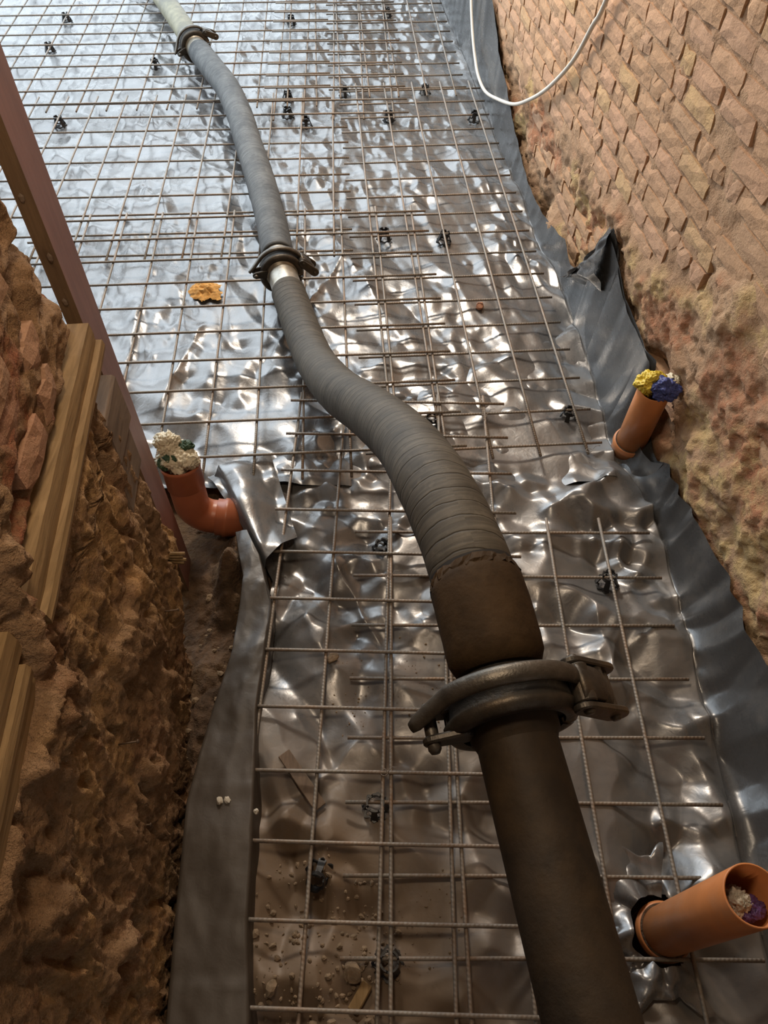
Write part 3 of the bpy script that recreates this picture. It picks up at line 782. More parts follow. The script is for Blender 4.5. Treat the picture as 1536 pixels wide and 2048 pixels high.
# torn film standing up round the foot of the near right drain stub
n, mm = 90, 26; V = np.zeros((mm, n, 3)); kp = np.ones((mm, n), bool)
for j in range(mm):
    k = j / (mm - 1)
    ang = np.radians(np.linspace(75, 300, n)); ca, sa = np.cos(ang), np.sin(ang)
    outer = 0.17 + 0.07 * perlin(ca * 2.5 + 9, sa * 2.5, 51) + 0.05 * np.abs(perlin(ang * 1.7, ang * 0, 53)) * 2
    r = 0.088 + (outer - 0.088) * k + 0.012 * perlin(ang * 2.2, ang * 0 + k * 2, 58)
    x = 0.762 + r * ca; y = 0.312 + r * sa
    V[j, :, 0] = x; V[j, :, 1] = y
    V[j, :, 2] = 0.030 + 0.045 * (1 - k) ** 0.6 * (0.4 + 1.3 * np.abs(perlin(ang * 1.1, ang * 0 + 3, 55))) + 1.6 * samp(TILE_B, 1.1, x * 1.5, y * 1.5 + .7) * (0.4 + 0.6 * k) * 0.6
V[..., 2] = np.clip(V[..., 2], 0.012, 0.11)
o = obj('plastic_sheet', grid_mesh('plastic_sheet', V, True, dict(dust=np.full((mm, n), .15))), M['film'])
tag(o, 'torn upright scraps of black film round the foot of the big open drain pipe', 'plastic sheet')

# ------------------------------------------------------------------ reinforcing mesh sheets
s_ = 0.2
def bar_mesh(P, rad=0.0060, seg=7):
    return tube_uv('rebar', P, rad, seg, True, True)
def mesh_sheet(a, tx, ty, il, jl, lo, hi, top, bot, crosstop, label, loc_z=0.0, leftends=None):
    """il: longitudinal bar indices, jl: cross bar indices (positive towards the camera)"""
    ca, sa = math.cos(a), math.sin(a)
    def w(i, j, z): return Vector((tx + ca * i * s_ + sa * j * s_, ty + sa * i * s_ - ca * j * s_, z))
    root = empty('reinforcing_mesh', w(il[0], jl[-1], 0), label, 'reinforcing mesh')
    off = Vector(root.location)
    zl, zc = (0.070, 0.0818) if crosstop else (0.070, 0.0582)
    for i in il:
        n = 7; j0, j1 = jl[0] - top, jl[-1] + bot
        ji, jz, ph = rng.uniform(-.006, .006), rng.uniform(-.0015, .0015), rng.uniform(0, 6)
        P = [w(i + ji + 0.012 * math.sin(ph + 3 * k / n), j0 + (j1 - j0) * k / n, zl + 0.0008 * math.sin(ph + 5 * k / n)) - off for k in range(n + 1)]
        obj('rebar', bar_mesh(P), M['rebar'], root)
    for j in jl:
        i0 = il[0] - lo; i1 = il[-1] + hi
        if leftends is not None: i0 = leftends(j)
        n = 5; ph = rng.uniform(0, 6)
        P = [w(i0 + (i1 - i0) * k / n, j + 0.012 * math.sin(ph + 3 * k / n), zc + 0.0006 * math.sin(ph + 4 * k / n)) - off for k in range(n + 1)]
        obj('rebar', bar_mesh(P), M['rebar'], root)
    return root, w
R_ = lambda a, b: list(range(a, b + 1))
shN, wN = mesh_sheet(-0.01617, -0.3965, 0.7291, R_(0, 4), R_(-8, 5), .2, .45, .3, .3, True, 'near left mesh sheet of steel bars running under the raised hose')
shR, wR = mesh_sheet(0.00247, -0.1726, 0.6407, R_(1, 5), R_(-5, 4), .68, .95, .3, .3, False, 'near right mesh sheet of steel bars beside the big near pipe')
shQ, wQ = mesh_sheet(0.07673, -0.1425, 4.4404, R_(0, 4), R_(-5, 12), .6, .38, .45, .35, False, 'middle right mesh sheet ending by the rag-stuffed orange drain pipe')
shM, wM = mesh_sheet(0.0669, -1.016, 3.1775, R_(-4, 6), R_(-3, 6), .4, .4, .4, .65, True, 'middle left mesh sheet between the jamb board and the hose')
shT, wT = mesh_sheet(0.05662, -1.9314, 4.4118, R_(-3, 8), R_(-4, 5), .4, .5, .45, .35, False, 'left mesh sheet under the grey far hose')
shS, wS = mesh_sheet(0.06667, -2.5844, 6.7308, R_(-5, 10), R_(-6, 8), .4, .5, .4, .45, True, 'farthest left mesh sheet under the pale end of the hose')
shO, wO = mesh_sheet(0.04787, -0.8118, 6.2265, R_(0, 4), R_(-10, 6), .4, .5, .4, .3, True, 'farthest middle mesh sheet to the right of the hose')
shP, wP = mesh_sheet(0.06658, -0.3833, 6.2624, R_(0, 4), R_(-9, 4), .4, .45, .4, .8, False, 'farthest right mesh sheet along the turned up sheeting')
def tie(root, p, seed):
    r = random.Random(seed); off = Vector(root.location); p = Vector(p); P = []
    for k in range(22):
        a = k / 21 * 4 * math.pi; P.append(p + Vector((0.011 * math.cos(a) + 0.004 * k / 21, 0.011 * math.sin(a), 0.0 + 0.009 * math.cos(a * 0.5))) - off)
    P += [P[-1] + Vector((0.012, 0.01, 0.012)), P[-1] + Vector((0.03, 0.008, 0.016))]
    mb = MB(); sweep(mb, P, 0.0011, 5); obj('tie_wire', mb.mesh('tie_wire', True), M['rebar'], root)
tie(shN, wN(2, -3.55, .072), 1); tie(shN, wN(2, 0, .082), 2); tie(shN, wN(4, -7.7, .078), 3); tie(shN, wN(1, -7.8, .078), 4); tie(shQ, wQ(4, 12.3, .075), 5)

# ------------------------------------------------------------------ bar spacers
def make_spacer(hh=0.066):
    """crown shaped plastic chair: wavy foot ring, four splayed legs, notched top ring"""
    parts = []
    n = 48; P = []
    for k in range(n + 1):
        a = 2 * math.pi * k / n; r = 0.040 + 0.0055 * math.cos(8 * a); P.append((r * math.cos(a), r * math.sin(a), 0.003))
    mb = MB()
    V = []; Fc = []
    for k in range(n):
        x, y, z = P[k]; q = 0.80
        V += [(x, y, 0), (x, y, 0.006), (x * q, y * q, 0.006), (x * q, y * q, 0)]
    for k in range(n):
        k2 = (k + 1) % n
        for e in range(4): Fc.append((k * 4 + e, k * 4 + (e + 1) % 4, k2 * 4 + (e + 1) % 4, k2 * 4 + e))
    mb.add(V, Fc); parts.append(('foot_ring', mb.mesh('foot_ring')))
    leg = MB()
    for q in range(1):
        w0, w1 = 0.0115, 0.008; V = []
        for z, r, w in ((0.002, 0.039, w0), (hh * .55, 0.029, 0.0095), (hh * .9, 0.0235, w1)):
            for dr in (0.002, -0.002):
                V += [(r + dr, -w, z), (r + dr, w, z)]
        Fc = []
        for i in range(2):
            b = i * 4
            Fc += [(b, b + 1, b + 5, b + 4), (b + 3, b + 2, b + 6, b + 7), (b + 1, b + 3, b + 7, b + 5), (b + 2, b, b + 4, b + 6)]
        Fc += [(1, 0, 2, 3), (8, 9, 11, 10)]
        leg.add(V, Fc)
    parts.append(('leg', leg.mesh('leg')))
    top = MB(); V = []; Fc = []; n = 40
    for k in range(n):
        a = 2 * math.pi * k / n; notch = 0.011 if (k % 10) in (0, 1, 9) else 0.0
        for r in (0.027, 0.0215):
            V += [(r * math.cos(a), r * math.sin(a), hh * 0.78), (r * math.cos(a), r * math.sin(a), hh + 0.010 - notch)]
    for k in range(n):
        b = k * 4; c = ((k + 1) % n) * 4
        Fc += [(b, c, c + 1, b + 1), (b + 2, b + 3, c + 3, c + 2), (b + 1, c + 1, c + 3, b + 3), (b, b + 2, c + 2, c)]
    top.add(V, Fc); parts.append(('crown', top.mesh('crown')))
    for nme, me in parts: me.materials.append(M['spacer_plastic'])
    return dict(parts)
SP = make_spacer(0.052)
def spacer(x, y, lab, z=0.006, rot=None, tilt=None):
    r = empty('bar_spacer', (x, y, z), lab, 'bar spacer', 'black plastic spacers under the mesh')
    r.rotation_euler = tilt if tilt else (rng.uniform(-.08, .08), rng.uniform(-.08, .08), rng.uniform(0, 3))
    obj('foot_ring', SP['foot_ring'], None, r); obj('crown', SP['crown'], None, r)
    for k in range(4):
        o = obj('leg', SP['leg'], None, r); o.rotation_euler = (0, 0, k * math.pi / 2 + math.pi / 4)
SPOTS = [(-2.618, 6.798, 'black bar spacer nearest the far left corner of the mesh'), (-2.585, 6.198, 'second black bar spacer down the far left edge, near the jamb board'),
 (-1.721, 5.922, 'black bar spacer left of the upper hose coupling'), (-2.176, 4.996, 'black bar spacer close beside the jamb board'),
 (-0.695, 5.40, 'upper of two black bar spacers standing close together right of the hose'), (-0.673, 5.151, 'lower of two black bar spacers standing close together right of the hose'),
 (-0.786, 6.782, 'black bar spacer farthest off, right of the pale hose end'), (-0.538, 5.009, 'black bar spacer just below the close pair right of the hose'),
 (-0.297, 5.478, 'black bar spacer on the third bar right of the close pair'), (-0.007, 6.959, 'far black bar spacer at the top in the middle of the mesh'),
 (0.013, 5.104, 'black bar spacer in the middle of the far mesh overlap'), (0.267, 5.512, 'black bar spacer under the rusty bar of the far right mesh'),
 (0.585, 5.113, 'black bar spacer closest to the turned up sheeting and white cable'), (-0.012, 3.686, 'left one of the two black bar spacers level with the middle coupling'),
 (0.32, 3.666, 'right one of the two black bar spacers level with the middle coupling'), (0.805, 2.294, 'black bar spacer next to the rag-stuffed orange pipe'),
 (0.827, 1.443, 'black bar spacer on the near right mesh, right of the cuff'), (-0.017, 0.64, 'large black wavy-footed bar spacer left of the near pipe'),
 (-0.175, 0.46, 'black bar spacer tipped over in the dusty near left corner'), (-0.005, 1.58, 'black bar spacer half buried in film left of the big hose'),
 (0.207, 2.242, 'black bar spacer peeping out right of the hose bend'), (0.019, 0.235, 'nearest black bar spacer, at the bottom beside the pipe')]
for i, (x, y, lab) in enumerate(SPOTS):
    spacer(x, y, lab, 0.012, tilt=(0.55, -0.5, 0.4) if 'tipped' in lab else None)

# ------------------------------------------------------------------ concrete hose line
PIPE_C1 = Vector((0.222, 0.512, 1.085)); pipe_dir = (Vector((0.335, -0.15, 1.048)) - PIPE_C1).normalized()
HR = 0.0825
near_pts = [(0.2185, 0.535, 1.087), (0.201, 0.635, 1.103), (0.181, 0.735, 1.115), (0.150, 0.87, 1.112), (0.103, 1.06, 1.062), (0.052, 1.32, 0.905), (-0.045, 1.62, 0.715), (-0.165, 1.93, 0.515), (-0.285, 2.33, 0.295), (-0.368, 2.63, 0.205), (-0.445, 2.90, 0.175), (-0.515, 3.135, 0.172)]
far_pts = [(-0.52, 3.150, 0.172), (-0.555, 3.32, 0.172), (-0.623, 3.642, 0.172), (-0.727, 4.058, 0.172), (-0.842, 4.47, 0.172), (-0.939, 4.829, 0.172), (-1.061, 5.188, 0.172), (-1.207, 5.5, 0.172), (-1.39, 5.88, 0.172)]
end_pts = [(-1.395, 5.89, 0.172), (-1.589, 6.348, 0.172), (-1.79, 6.80, 0.172), (-2.15, 7.6, 0.172), (-2.5, 8.3, 0.172)]
def seglen(P): return np.concatenate([[0], np.cumsum(np.linalg.norm(np.diff(P, axis=0), axis=1))])
def subpath(P, a, b):
    L = seglen(P); t = np.linspace(a, b, max(3, int((b - a) / 0.02)))
    return np.stack([np.interp(t, L, P[:, k]) for k in range(3)], 1)
def flange(parent, P0, D, mat, r=0.094):
    q = Vector(D).to_track_quat('Y', 'Z').to_matrix().to_4x4(); q.translation = Vector(P0) - Vector(parent.location)
    mb = MB(); lathe(mb, [(0, .058), (0, r), (0.016, r), (0.022, .078), (0.04, .0725), (0.04, .058), (0, .058)], q, 40)
    return obj('flange', mb.mesh('flange', True), mat, parent)
def hose(pts, label, cuff, mat, f0, f1, rad=HR):
    P = catmull(pts, 0.02); L = seglen(P); T = L[-1]
    root = empty('concrete_hose', tuple(P[len(P) // 2]), label, 'concrete hose'); off = np.array(root.location)
    a, b = f0, T - f1
    body = subpath(P, a, b); n = len(body)
    R = np.full(n, rad) * (1 + 0.006 * np.sin(np.arange(n) * 0.9))
    R[0] *= 0.97; R[-1] *= 0.93
    obj('hose_body', tube_uv('hose_body', body - off, R, 36, True, True), mat, root)
    if cuff:
        c0 = subpath(P, 0.045, f0 + 0.012); n = len(c0); Rc = np.full(n, 0.0905); Rc[0] = 0.078; Rc[-1] = 0.084; Rc[1] = 0.0885
        Rc = Rc * (1 + 0.004 * np.sin(np.arange(n) * 1.7))
        obj('cuff', tube_uv('cuff', c0 - off, Rc, 36, True, True), M['cuff_rubber'], root)
        nk = subpath(P, 0.0, 0.06); obj('neck', tube_uv('neck', nk - off, 0.070, 28, True, True), M['gasket'], root)  # black colour stands in for the shadow in the recess behind the cuff
        # frayed lip between cuff and cloth
        lp = subpath(P, f0 - 0.006, f0 + 0.016); V = []; me = tube_uv('frayed_lip', lp - off, np.interp(np.linspace(0, 1, len(lp)), [0, .5, 1], [.0885, .0875, .083]), 60, False, False)
        rr = random.Random(4)
        for v in me.vertices: v.co += Vector((rr.uniform(-.003, .003), rr.uniform(-.003, .003), rr.uniform(-.003, .003)))
        obj('frayed_lip', me, M['cuff_rubber'], root)
        obj('lip_shadow_band', tube_uv('lip_shadow_band', subpath(P, f0 + 0.013, f0 + 0.022) - off, 0.0832, 36, True, False), M['gasket'], root)  # black band laid on the hose as the shade beside the lip
        flange(root, P[0], P[1] - P[0], M['clamp_iron'])
    else:
        fs = subpath(P, 0.0, f0 + .02); obj('ferrule', tube_uv('ferrule', fs - off, 0.0725, 32, True, True), M['ferrule_steel'], root)
        flange(root, P[0], P[1] - P[0], M['ferrule_steel'])
    fs = subpath(P, T - f1 - .02, T); obj('ferrule', tube_uv('ferrule', fs - off, 0.0725, 32, True, True), M['ferrule_steel'], root)
    flange(root, P[-1], P[-2] - P[-1], M['ferrule_steel'])
    return root, P
hA, PA = hose(near_pts, 'thick dark wrapped rubber concrete hose rising over the mesh to the near coupling', True, M['hose_rubber'], 0.225, 0.15)
hB, PB = hose(far_pts, 'grey concrete hose lying on the mesh between the two distant couplings', False, M['hose_far'], 0.12, 0.10)
P = catmull(end_pts, 0.03)
rt = empty('concrete_hose', tuple(P[len(P) // 2]), 'pale yellowish concrete hose leaving the far coupling at the top', 'concrete hose'); off = np.array(rt.location)
obj('hose_body', tube_uv('hose_body', subpath(P, .06, seglen(P)[-1]) - off, 0.079, 30, True, True), M['hose_yellow'], rt)
obj('ferrule', tube_uv('ferrule', subpath(P, 0, .09) - off, 0.0725, 30, True, True), M['ferrule_steel'], rt); flange(rt, P[0], P[1] - P[0], M['ferrule_steel'])
# near steel delivery pipe
pr = empty('steel_pipe', tuple(PIPE_C1 + pipe_dir * 0.6), 'dark rusty steel concrete pipe running out at the bottom of the picture', 'steel pipe'); off = np.array(pr.location)
Lp = np.linspace(0, 1.5, 60); P = np.array([PIPE_C1 + pipe_dir * float(l) for l in Lp])
obj('pipe_body', tube_uv('pipe_body', P - off, 0.0705, 44, True, True), M['pipe_steel'], pr)
q = pipe_dir.to_track_quat('Y', 'Z').to_matrix().to_4x4(); q.translation = PIPE_C1 - Vector(pr.location)
mb = MB(); lathe(mb, [(0, .058), (0, .094), (0.016, .094), (0.020, .080), (0.052, .0785), (0.058, .0735), (0.066, .0705)], q, 44); obj('flange', mb.mesh('flange', True), M['pipe_steel'], pr)

# lever clamp, built about local Y axis (pipe axis); local Z up, X right
def arc_pts(r, a0, a1, n, y=0.0, dr=0.0):
    return [Vector(((r + dr * k / n) * math.cos(a0 + (a1 - a0) * k / n), y, (r + dr * k / n) * math.sin(a0 + (a1 - a0) * k / n))) for k in range(n + 1)]
def plate(outline, y0, y1):
    mb = MB(); n = len(outline); V = [(x, y0, z) for x, z in outline] + [(x, y1, z) for x, z in outline]
    mb.add(V, [tuple(range(n)), tuple(range(2 * n - 1, n - 1, -1))] + [((i + 1) % n, i, n + i, n + (i + 1) % n) for i in range(n)])
    return mb.mesh('link_plate')
def oval(x0, z0, x1, z1, r0, r1, n=9):
    a = math.atan2(z1 - z0, x1 - x0); out = []
    for k in range(n): b = a + math.pi / 2 + math.pi * k / (n - 1); out.append((x0 + r0 * math.cos(b), z0 + r0 * math.sin(b)))
    for k in range(n): b = a - math.pi / 2 + math.pi * k / (n - 1); out.append((x1 + r1 * math.cos(b), z1 + r1 * math.sin(b)))
    return out
def make_clamp(loc, axis, label, roll=0.0, scale=1.0):
    root = empty('pipe_coupling', loc, label, 'pipe coupling', 'lever pipe couplings')
    yv = Vector(axis).normalized(); zv = Vector((0, 0, 1)); xv = yv.cross(zv).normalized(); zv = xv.cross(yv)
    Mx = Matrix((xv, yv, zv)).transposed().to_4x4() @ Matrix.Rotation(roll, 4, 'Y'); root.matrix_world = Matrix.Translation(loc) @ Mx @ Matrix.Scale(scale, 4)
    I = Matrix.Identity(4)
    prof = [(-.034, .082), (-.036, .090), (-.034, .100), (-.026, .107), (-.018, .109), (-.012, .104), (0.0, .1035), (.012, .104), (.018, .108), (.026, .107), (.034, .100), (.036, .090), (.034, .082), (.024, .082), (.020, .097), (-.020, .097), (-.024, .082), (-.034, .082)]
    for a0, a1 in ((math.radians(8), math.radians(188)), (math.radians(194), math.radians(362))):
        mb = MB(); lathe(mb, prof, I, 36, a0, a1); me = mb.mesh('clamp_half', True); obj('clamp_half', me, M['clamp_iron'], root)
    mb = MB(); lathe(mb, [(-.019, .060), (-.019, .096), (.019, .096), (.019, .060)], I, 40); obj('gasket', mb.mesh('gasket', True), M['gasket'], root)
    # lever: hugs the far rim over the top and leaves to the left
    P = arc_pts(0.120, math.radians(44), math.radians(156), 26, 0.012, 0.003) 
    t = (P[-1] - P[-2]).normalized(); last = P[-1]
    P += [last + t * 0.022 + Vector((-.001, -.004, 0)), last + t * 0.044 + Vector((-.004, -.010, 0)), last + t * 0.064 + Vector((-.009, -.017, 0)), last + t * 0.074 + Vector((-.012, -.021, 0))]
    R = [0.0125] * 27 + [0.0120, .0115, .0108, .0075]
    mb = MB(); sweep(mb, P, R, 14, True, (0.75, 1.25)); obj('lever', mb.mesh('lever', True), M['clamp_worn'], root)
    # right hinge: knuckle, two link plates, pins
    hx, hz = 0.092, 0.078
    mb = MB(); sweep(mb, [(hx, -.030, hz), (hx, .030, hz)], 0.0175, 20); obj('knuckle', bevel(mb.mesh('knuckle'), .002, 1), M['clamp_iron'], root)
    for y0, y1 in ((-.042, -.031), (.031, .042)):
        me = plate(oval(hx - .004, hz - .002, hx + 0.066, hz - 0.044, .018, .021), y0, y1); lp_ = obj('link_plate', bevel(me, .0025, 1), M['clamp_iron'], root)
    mb = MB(); sweep(mb, arc_pts(0.124, math.radians(48), math.radians(12), 12, 0.0, .036), [.011] * 13, 12, True, (.8, 2.6)); obj('link_bridge', mb.mesh('link_bridge', True), M['clamp_iron'], root)
    for (px, pz) in ((hx, hz), (hx + .064, hz - .043)):
        mb = MB(); sweep(mb, [(px, -.047, pz), (px, -.043, pz), (px, .043, pz), (px, .047, pz)], [.0065, .009, .009, .0065], 16); obj('pin', mb.mesh('pin', True), M['clamp_worn'], lp_)
    mb = MB(); sweep(mb, [(hx + .040, -.030, hz - .024), (hx + .040, .030, hz - .024)], .014, 16); obj('roller', mb.mesh('roller', True), M['clamp_iron'], root)
    # left hinge lug and bolt
    lx, lz = -0.128, -0.012
    for y0, y1 in ((-.040, -.028), (.0, .012)):
        me = plate(oval(lx, lz, lx + 0.045, lz + .012, .0165, .022), y0, y1); hl_ = obj('hinge_lug', bevel(me, .003, 1), M['clamp_iron'], root)
    mb = MB(); sweep(mb, [(lx, -.053, lz), (lx, -.047, lz), (lx, .018, lz), (lx, .024, lz)], [.007, .0105, .0105, .007], 16); obj('bolt', mb.mesh('bolt', True), M['clamp_worn'], hl_)
    return root
make_clamp(tuple((Vector(near_pts[0]) + PIPE_C1) / 2 + pipe_dir * 0.012), -pipe_dir, 'big near iron lever coupling joining the hose cuff to the dark steel pipe', 0.16, 1.12)
make_clamp((-0.5175, 3.1425, 0.172), Vector(far_pts[1]) - Vector(near_pts[-2]), 'middle lever coupling lying on the mesh between dark and grey hose', 0.25)
make_clamp((-1.3925, 5.885, 0.172), Vector(end_pts[1]) - Vector(far_pts[-2]), 'far lever coupling at the pale end of the hose', -0.1)

# ------------------------------------------------------------------ orange drain pipes
def pipe_thing(name, base, top, r, label, mat, sock=True, wall=0.0045, extra=None):
    root = empty(name, base, label, 'drain pipe'); D = Vector(top) - Vector(base); L = D.length
    q = D.normalized().to_track_quat('Y', 'Z').to_matrix().to_4x4(); mb = MB()
    lathe(mb, [(-.08, r - wall), (-.08, r), (L - .002, r), (L, r - .0015), (L, r - wall), (L * .35, r - wall)], q, 44); obj('pipe_body', mb.mesh('pipe_body', True), mat, root)
    if sock:
        mb = MB(); lathe(mb, [(-.10, r + .001), (-.10, r + .009), (-.012, r + .009), (-.004, r + .0135), (.008, r + .0135), (.014, r + .0105), (.020, r + .0095), (.020, r + .0005)], q, 44)
        sk = obj('socket', mb.mesh('socket', True), mat, root)
        mb = MB(); lathe(mb, [(.0195, r), (.0195, r + .006), (.0205, r + .006), (.0205, r)], q, 44); obj('seal_ring', mb.mesh('seal_ring', True), M['soil'], sk)
    return root, q, L
B1 = (1.03, 2.10, 0.075); T1 = (1.010, 2.035, 0.440)
pipe_thing('drain_pipe', B1, T1, 0.061, 'slim orange drain pipe by the brick wall, stuffed with a blue and yellow bag', M['drain_orange'])
B3 = (0.772, 0.312, 0.040); T3 = (0.770, 0.297, 0.642)
pipe_thing('drain_pipe', B3, T3, 0.062, 'big open orange drain pipe leaning in the near right corner', M['drain_orange'])
# elbow on the left
root = empty('drain_elbow', (-0.735, 1.745, 0.0), 'reddish drain elbow rising from the pit by the wall end, stuffed with a cream bag', 'drain pipe'); off = Vector(root.location)
v0 = Vector((-0.752, 1.775, 0.285)); v1 = Vector((-0.742, 1.74, 0.10))
P = [v0]; 
for k in range(9): P.append(v0.lerp(v1, (k + 1) / 9))
c = 0.085
for k in range(1, 11):
    a = math.pi / 2 * k / 10 * 0.93
    P.append(v1 + Vector((c * (1 - math.cos(a)), 0.02 * math.sin(a) * 0, -c * math.sin(a))))
dlast = (P[-1] - P[-2]).normalized(); 
P2 = [P[-1] + dlast * 0.045 * k / 3 for k in range(4)]
mb = MB(); sweep(mb, [p - off for p in P + P2[1:]], 0.0665, 40, False); inner = MB()
obj('pipe_body', mb.mesh('pipe_body', True), M['drain_red'], root)
mb = MB(); D = (v0 - v1).normalized(); q = D.to_track_quat('Y', 'Z').to_matrix().to_4x4(); q.translation = v0 - off
lathe(mb, [(-.10, .0668), (-.095, .0705), (-.012, .0705), (-.006, .074), (.004, .074), (.006, .071), (.004, .0655), (-.05, .064)], q, 44); obj('rim', mb.mesh('rim', True), M['drain_red'], root)
q = dlast.to_track_quat('Y', 'Z').to_matrix().to_4x4(); q.translation = P2[-1] - off
mb = MB(); lathe(mb, [(-.04, .0667), (-.038, .073), (-.012, .073), (-.008, .078), (.006, .078), (.010, .074), (.07, .074), (.07, .06)], q, 44); obj('socket', mb.mesh('socket', True), M['drain_red'], root)

# crumpled bags stuffed in the pipes
from mathutils import noise as mn
def wad(name, parent, c, s, mat, seed, sub=5, amp=.45):
    bm = bmesh.new(); bmesh.ops.create_icosphere(bm, subdivisions=sub, radius=1.0); o = Vector((seed * 7.3, seed * 3.1, seed * 1.7))
    for v in bm.verts:
        p = v.co.copy()
        w = p + Vector((mn.noise(p * 2 + o), mn.noise(p * 2 - o), mn.noise(p * 2 + o * 2))) * .25
        k = 1 + amp * mn.noise(p * 1.4 + o) + amp * .9 * (0.4 - abs(mn.noise(w * 2.4 + o))) + .42 * (0.3 - abs(mn.noise(w * 4.6 + o))) + .20 * (0.3 - abs(mn.noise(w * 9.5 + o)))
        v.co = Vector((p.x * s[0], p.y * s[1], p.z * s[2])) * k
    me = bpy.data.meshes.new(name); bm.to_mesh(me); bm.free()
    me.polygons.foreach_set('use_smooth', [sub > 3] * len(me.polygons))
    return obj(name, me, mat, parent, Vector(c) - Vector(parent.location))
t1 = Vector(T1)
b = empty('plastic_bag', T1, 'blue and yellow printed bag crumpled into the mouth of the slim drain pipe', 'plastic bag')
wad('yellow_part', b, t1 + Vector((-.028, .012, .016)), (.040, .038, .036), M['bag_yellow'], 1)
wad('blue_part', b, t1 + Vector((.022, -.016, .018)), (.046, .040, .036), M['bag_blue'], 2)
wad('white_part', b, t1 + Vector((.052, .010, .020)), (.030, .030, .024), M['bag_cream'], 3)
wad('white_part', b, t1 + Vector((.002, .024, .034)), (.030, .022, .018), M['bag_yellow'], 4)
t3 = Vector(T3)
b = empty('plastic_bag', T3, 'grey plastic bag stuffed down inside the big open drain pipe', 'plastic bag')
wad('bag_body', b, t3 + Vector((-.016, .0, -.105)), (.033, .033, .045), M['bag_grey'], 5, 5, .3)
wad('bag_fold', b, t3 + Vector((-.012, -.006, -.06)), (.018, .022, .034), M['stone_pale'], 6)
wad('bag_print', b, t3 + Vector((.010, -.016, -.06)), (.024, .020, .022), M['bag_purple'], 7)
te = v0
b = empty('plastic_bag', tuple(v0), 'cream plastic bag with green print bulging out of the drain elbow', 'plastic bag')
wad('bag_body', b, te + Vector((-.006, .0, .030)), (.056, .05, .052), M['bag_cream'], 8)
wad('bag_knot', b, te + Vector((-.030, .02, .095)), (.040, .034, .040), M['bag_cream'], 9)
wad('bag_knot', b, te + Vector((.036, -.008, .040)), (.034, .036, .034), M['bag_cream'], 10)
wad('green_print', b, te + Vector((-.046, -.022, .034)), (.022, .022, .026), M['bag_green'], 11)
wad('green_print', b, te + Vector((.030, .022, .075)), (.026, .020, .020), M['bag_green'], 12)
wad('green_print', b, te + Vector((-.012, -.030, .070)), (.024, .014, .012), M['bag_green'], 13)

# ------------------------------------------------------------------ pit soil beside the elbow
gx = np.linspace(-0.95, -0.36, 90); gy = np.linspace(0.1, 2.05, 220); X, Y = np.meshgrid(gx, gy)
hz = -0.085 + 0.02 * fbm(X * 6, Y * 6, 4, 5) + 0.012 * fbm(X * 25, Y * 25, 3, 8)
hz += 0.17 * np.exp(-(((X + .565) / .062) ** 2 + ((Y - 1.50) / .17) ** 2)) * (1 + .5 * fbm(X * 9, Y * 9, 3, 14))
hz += 0.05 * np.exp(-(((X + .60) / .06) ** 2 + ((Y - .95) / .3) ** 2))
V = np.stack([X, Y, hz], -1); tag(obj('soil', grid_mesh('soil', V), M['soil']), 'dark crumbly soil heaped in the gap between rubble wall and sheeting', 'soil', kind='stuff')
def stone(name, p, s, mat, lab, seed, cat='stone', group=None):
    if p[1] < 1.5 and p[0] > -.34: p = (p[0], p[1], ground_z(p[0], p[1]) + s[2] * .6)
    o = obj(name, rock_mesh(name, seed, *s, 2, .35), mat, None, p); o.rotation_euler = (rng.uniform(0, 3), rng.uniform(-.3, .3), rng.uniform(0, 3)); tag(o, lab, cat, group)
    o.rotation_euler = (0, 0, rng.uniform(0, 3)); return o

# ------------------------------------------------------------------ white cable on the wall
cp = [wpt(4.2, 1.75, .03), wpt(3.55, 1.10, .04), wpt(2.98, 0.62, .05), wpt(2.82, 0.435, .065), wpt(2.62, 0.285, .075), wpt(2.45, 0.20, .08), wpt(2.28, 0.155, .085), wpt(2.08, 0.140, .075), wpt(1.86, 0.185, .05), wpt(1.50, 0.304, .035), wpt(1.21, 0.45, .03), wpt(0.89, 0.647, .03), wpt(0.59, 0.889, .03), wpt(0.425, 1.091, .03), wpt(0.33, 1.214, .03), wpt(0.05, 1.75, .03)]
mb = MB(); sweep(mb, catmull(cp, 0.03), 0.0105, 12); tag(obj('cable', mb.mesh('cable', True), M['cable_white']), 'white electric cable hanging in a loop down the brick wall', 'cable')

# ------------------------------------------------------------------ debris
def ground_z(x, y):
    h = float((crumple(np.array([[x]]), np.array([[y]])) )[0, 0]) * (0.80 + 0.75 * float(sst(2.6, 1.2, np.array(y)))); h = 0.036 + (h - 0.036) * .2 if h > .036 else h; h = -.045 + (h + .045) * .3 if h < -.045 else h; return h + 0.016
gx = np.linspace(-1, 1, 34); X, Y = np.meshgrid(gx, gx); rr = np.hypot(X, Y)
edge = 1 - 0.25 * fbm(np.arctan2(Y, X) * 1.1, rr * 0 + 2, 3, 4) - .2 * fbm(X * 2, Y * 2, 2, 9)
hz = 0.030 * (1 - rr / np.maximum(edge, .2)) * (1 + .6 * fbm(X * 4, Y * 4, 3, 6)) + .022
V = np.stack([-0.925 + X * .095, 3.18 + Y * .085, hz + .004], -1)
tag(obj('sand_heap', grid_mesh('sand_heap', V, False, None, rr < edge), M['sand']), 'small spill of orange sand on the silvery sheeting left of the hose', 'sand', kind='stuff')
stone('brick_crumb', (0.475, 3.07, 0.030), (.030, .020, .016), M['stone_red'], 'reddish brick crumb lying on the sheeting right of the middle mesh', 3)
stone('stone', (-0.475, 0.63, 0.105), (.013, .010, .009), M['stone_pale'], 'left one of two pale chips on the folded ledge strip', 5)
stone('stone', (-0.452, 0.632, 0.105), (.012, .010, .009), M['stone_pale'], 'right one of two pale chips on the folded ledge strip', 6)
